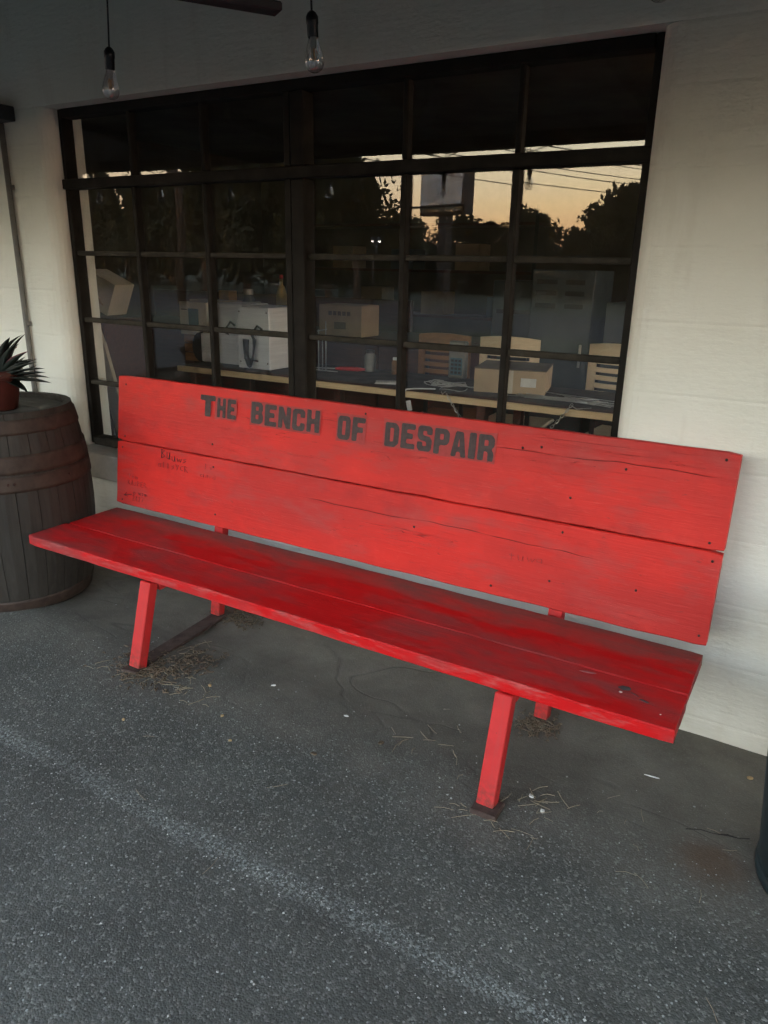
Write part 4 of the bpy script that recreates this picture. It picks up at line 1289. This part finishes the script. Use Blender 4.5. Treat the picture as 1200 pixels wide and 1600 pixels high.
# power poles and lines
M['polewood'] = wood('pole_timber', (.018, .015, .012), (.035, .030, .024), .8, 2)
poles = []
for i, (px_, py_, hh, lb) in enumerate(((-16, -16.5, 7.6, 'wooden utility pole by the verge at left'), (6, -58, 7.6, 'wooden utility pole far off beyond the trees'))):
    p = empty('utility_pole', (px_, py_, 0), lb, 'utility pole', 'poles along the road', R(28))
    tube('shaft', [(0, 0, -.1), (0, 0, hh)], [.16, .10], M['polewood'], p, 10)
    for z in (hh - .5, hh - 1.4): box('crossarm', -.06, .06, -1.2, 1.2, z, z + .12, M['polewood'], p)
    poles.append((px_, py_, hh))
k = 0
for dy, dz, sag in ((-1.0, -.38, 1.0), (-.4, -.38, 1.35), (.4, -.38, 1.1), (1.0, -.38, 1.6), (-.8, -1.28, 1.0), (.8, -1.28, 1.35), (0, -2.2, .8)):
    a, b = poles
    pts = [(a[0] + (b[0] - a[0]) * s / 24, a[1] + dy + (b[1] - a[1]) * s / 24, a[2] + dz + (b[2] - a[2]) * s / 24 - sag * (1 - (2 * s / 24 - 1) ** 2)) for s in range(25)]
    tag(tube('power_line', pts, .019, M['black'], None, 5), ['topmost', 'second', 'third', 'fourth', 'fifth', 'sixth', 'lowest'][k] + ' of the sagging power lines across the sunset sky', 'power line', 'power lines over the road')
    k += 1
# small twin lamp glowing among the trees
hl = bpy.data.materials.new('lamp_lit'); hl.use_nodes = True
hp = hl.node_tree.nodes['Principled BSDF']; hp.inputs['Emission Color'].default_value = (1, .95, .85, 1); hp.inputs['Emission Strength'].default_value = .5
lx, ly, lz = rpos(-10.55, 2.30, 21)
tw = empty('yard_lamp', (lx, ly, 0), 'post with two small lit lamps before the dark trees', 'lamp')
tube('post', [(0, 0, 0), (0, 0, lz)], .035, M['darksteel'], tw, 8)
tube('arm', [(-.17, 0, lz), (.17, 0, lz)], .02, M['darksteel'], tw, 6)
for x in (-.15, .15):
    lathe('lamp_head', [(.02, .12), (.06, .10), (.085, .0), (.08, .0), (.03, .08)], M['darksteel'], tw, n=14, loc=(x, .03, lz - .10))
    lathe('lamp_bulb', [(0, -.045), (.035, -.03), (.045, 0), (.03, .05), (0, .06)], hl, tw, n=12, loc=(x, .03, lz - .10))

# ================================================================== LITTER ON THE PAVING
M['straw'] = simple('dry_straw', (.22, .18, .12), .8, 0, .35, 30)
M['debris'] = simple('dark_leaf_litter', (.10, .072, .046), .9, 0, .5, 40)
def straw(name, spots, label, mat, n, rad=.0011, lmin=.02, lmax=.07):
    bm = bmesh.new()
    for _ in range(n):
        cx_, cy_, sx, sy = spots[rnd.randrange(len(spots))]
        x, y = cx_ + rnd.gauss(0, sx), cy_ + rnd.gauss(0, sy)
        a = rnd.uniform(0, 6.28); ln = rnd.uniform(lmin, lmax) / 2; bnd = rnd.uniform(-.005, .005)
        dx, dy = math.cos(a) * ln, math.sin(a) * ln
        if y > YW - .06: continue
        tube_into(bm, [(x - dx, y - dy, gh(x, y) + .003), (x + bnd * dy / ln, y - bnd * dx / ln, gh(x, y) + .005), (x + dx, y + dy, gh(x, y) + .003)], rad, 4)
    return tag(bmobj(name, bm, mat), label, 'litter', kind='stuff')
straw('dry_straw', [(1.10, -.83, .06, .04), (1.25, -.80, .05, .05), (1.38, -.80, .09, .05), (1.20, -.60, .03, .06)], 'dry straw caught round the left bench feet', M['straw'], 70, .0010)
straw('leaf_litter', [(1.16, -.80, .07, .05), (1.12, -.25, .06, .04), (1.26, -.70, .06, .08), (2.46, -.33, .035, .03)], 'dark leaf litter round the bench feet', M['debris'], 800, .0022, .005, .022)
straw('dry_straw', [(2.22, -.68, .10, .05), (2.60, -.72, .04, .035), (2.46, -.34, .03, .02), (2.50, -.86, .06, .04)], 'dry straw round the right bench feet', M['straw'], 48, .0010)
straw('dry_straw', [(1.9, -1.0, .5, .25), (2.3, -.6, .5, .2), (2.8, -.7, .3, .15)], 'scattered straws on the paving', M['straw'], 26, .0007, .015, .06)
# small scraps one can pick out
def scrap(x, y, w_, d_, h_, mat, label, cat, az):
    bm = bmesh.new()
    n = 7
    top_ = [bm.verts.new((w_ * math.cos(2 * math.pi * k / n) * rnd.uniform(.7, 1.1), d_ * math.sin(2 * math.pi * k / n) * rnd.uniform(.7, 1.1), h_ * rnd.uniform(.6, 1))) for k in range(n)]
    bot_ = [bm.verts.new((v.co.x * 1.05, v.co.y * 1.05, -.001)) for v in top_]
    bm.faces.new(top_); bm.faces.new(bot_[::-1])
    for k in range(n): bm.faces.new((top_[k], bot_[k], bot_[(k + 1) % n], top_[(k + 1) % n]))
    o = bmobj('scrap', bm, mat, None, (x, y, gh(x, y) + .001), (0, 0, az))
    tag(o, label, cat, 'scraps on the paving')
M['paper'] = simple('white_scrap', (.62, .62, .58), .8)
M['tan'] = simple('tan_scrap', (.40, .28, .14), .8)
for a in ((1.928, -.653, .008, .0035, .003, M['paper'], 'small white paper scrap in front of the bench middle', 'paper scrap', .2),
          (1.607, -.627, .008, .004, .003, M['paper'], 'small white scrap right of the left front leg', 'paper scrap', .6),
          (1.593, -.870, .006, .005, .005, M['tan'], 'pale yellow pebble before the left half of the bench', 'pebble', 0),
          (1.434, -.757, .006, .005, .005, M['tan'], 'yellow pebble just right of the left front foot', 'pebble', 0),
          (1.344, -1.053, .005, .005, .004, M['tan'], 'yellow pebble near the worn line at far left', 'pebble', 0),
          (1.705, -.956, .006, .004, .003, M['tan'], 'orange chip near the worn line', 'pebble', .4),
          (2.575, -.704, .009, .005, .004, M['paper'], 'crumpled white scrap right of the right front leg', 'paper scrap', -.4),
          (2.624, -.749, .006, .006, .006, M['paper'], 'round white pebble right of the right front leg', 'pebble', 0),
          (2.838, -.398, .022, .002, .002, M['paper'], 'thin white stick below the right seat end', 'stick', .1),
          (3.089, -.251, .009, .006, .005, M['tan'], 'tan dry leaf by the wall foot at right', 'leaf', .4),
          (1.958, -.874, .012, .006, .003, M['debris'], 'dark leaf scrap in front of the bench middle', 'leaf', .1),
          (2.10, -.72, .011, .008, .004, M['debris'], 'dark leaf scrap under the bench middle', 'leaf', .8)):
    scrap(*a)

# coarse grit lying loose on the paving
gb = bmesh.new()
for _ in range(3200):
    y = -rnd.uniform(.42, 2.25) if rnd.random() < .72 else -1.305 + rnd.gauss(0, .035)
    x = rnd.uniform(.6, 3.5)
    if y > -.75 and rnd.random() < .75: continue
    r = .0011 + .0026 * rnd.random() ** 3
    z = gh(x, y) + r * .35
    q = [gb.verts.new((x + dx * r * rnd.uniform(.7, 1.3), y + dy * r * rnd.uniform(.7, 1.3), z + dz * r * rnd.uniform(.5, .9))) for dx, dy, dz in ((1, 0, 0), (0, 1, 0), (-1, 0, 0), (0, -1, 0), (0, 0, 1), (0, 0, -1))]
    for i in range(4):
        gb.faces.new((q[i], q[(i + 1) % 4], q[4])); gb.faces.new((q[(i + 1) % 4], q[i], q[5]))
gmat = NT('loose_grit')
gmat.set(gmat.mix(gmat.mr(gmat.sep(gmat.vor(140))[0], .1, .9), (.05, .052, .05), (.40, .42, .40)), .85, 0, .3)
tag(bmobj('loose_grit', gb, gmat.m), 'loose pale grit scattered over the asphalt', 'grit', kind='stuff')

# clutter on the table and counter
M['label'] = simple('white_paper_label', (.66, .65, .60), .7)
def jar(x, y, z, r, h, mat, capm, label):
    t = empty('jar', (x, y, z), label, 'jar')
    lathe('body', [(0, 0), (r * .92, 0), (r, r * .15), (r, h * .72), (r * .72, h * .84), (r * .7, h * .9)], mat, t, n=20)
    lathe('cap', [(r * .78, h * .86), (r * .78, h), (0, h)], capm, t, n=20)
jar(.60, 1.62, TZ, .035, .13, M['greydev'], M['black'], 'small grey jar behind the red-handled tool')
jar(.80, 1.60, TZ, .028, .10, M['brownwood'], M['white'], 'small brown jar with white cap on the table')
jar(-.95, 2.30, .891, .05, .30, M['bluegrey'], M['white'], 'tall grey bottle with white cap on the back counter')
t = empty('paper_stack', (.95, 1.25, TZ), 'small stack of white papers on the table', 'papers', rz=R(20))
for k in range(3): box('sheet', -.07, .07, -.045, .045, .001 + k * .003, .003 + k * .003, M['label'], t, rot=(0, 0, R(5 * k)))
for nm, par, q in (('tape', cb, (-.02, .02, -.0628, -.0605, .001, .121)), ('label', cb, (.06, .14, -.0628, -.0605, .04, .085))):
    box(nm, *q, M['carton2'] if nm == 'tape' else M['label'], par)
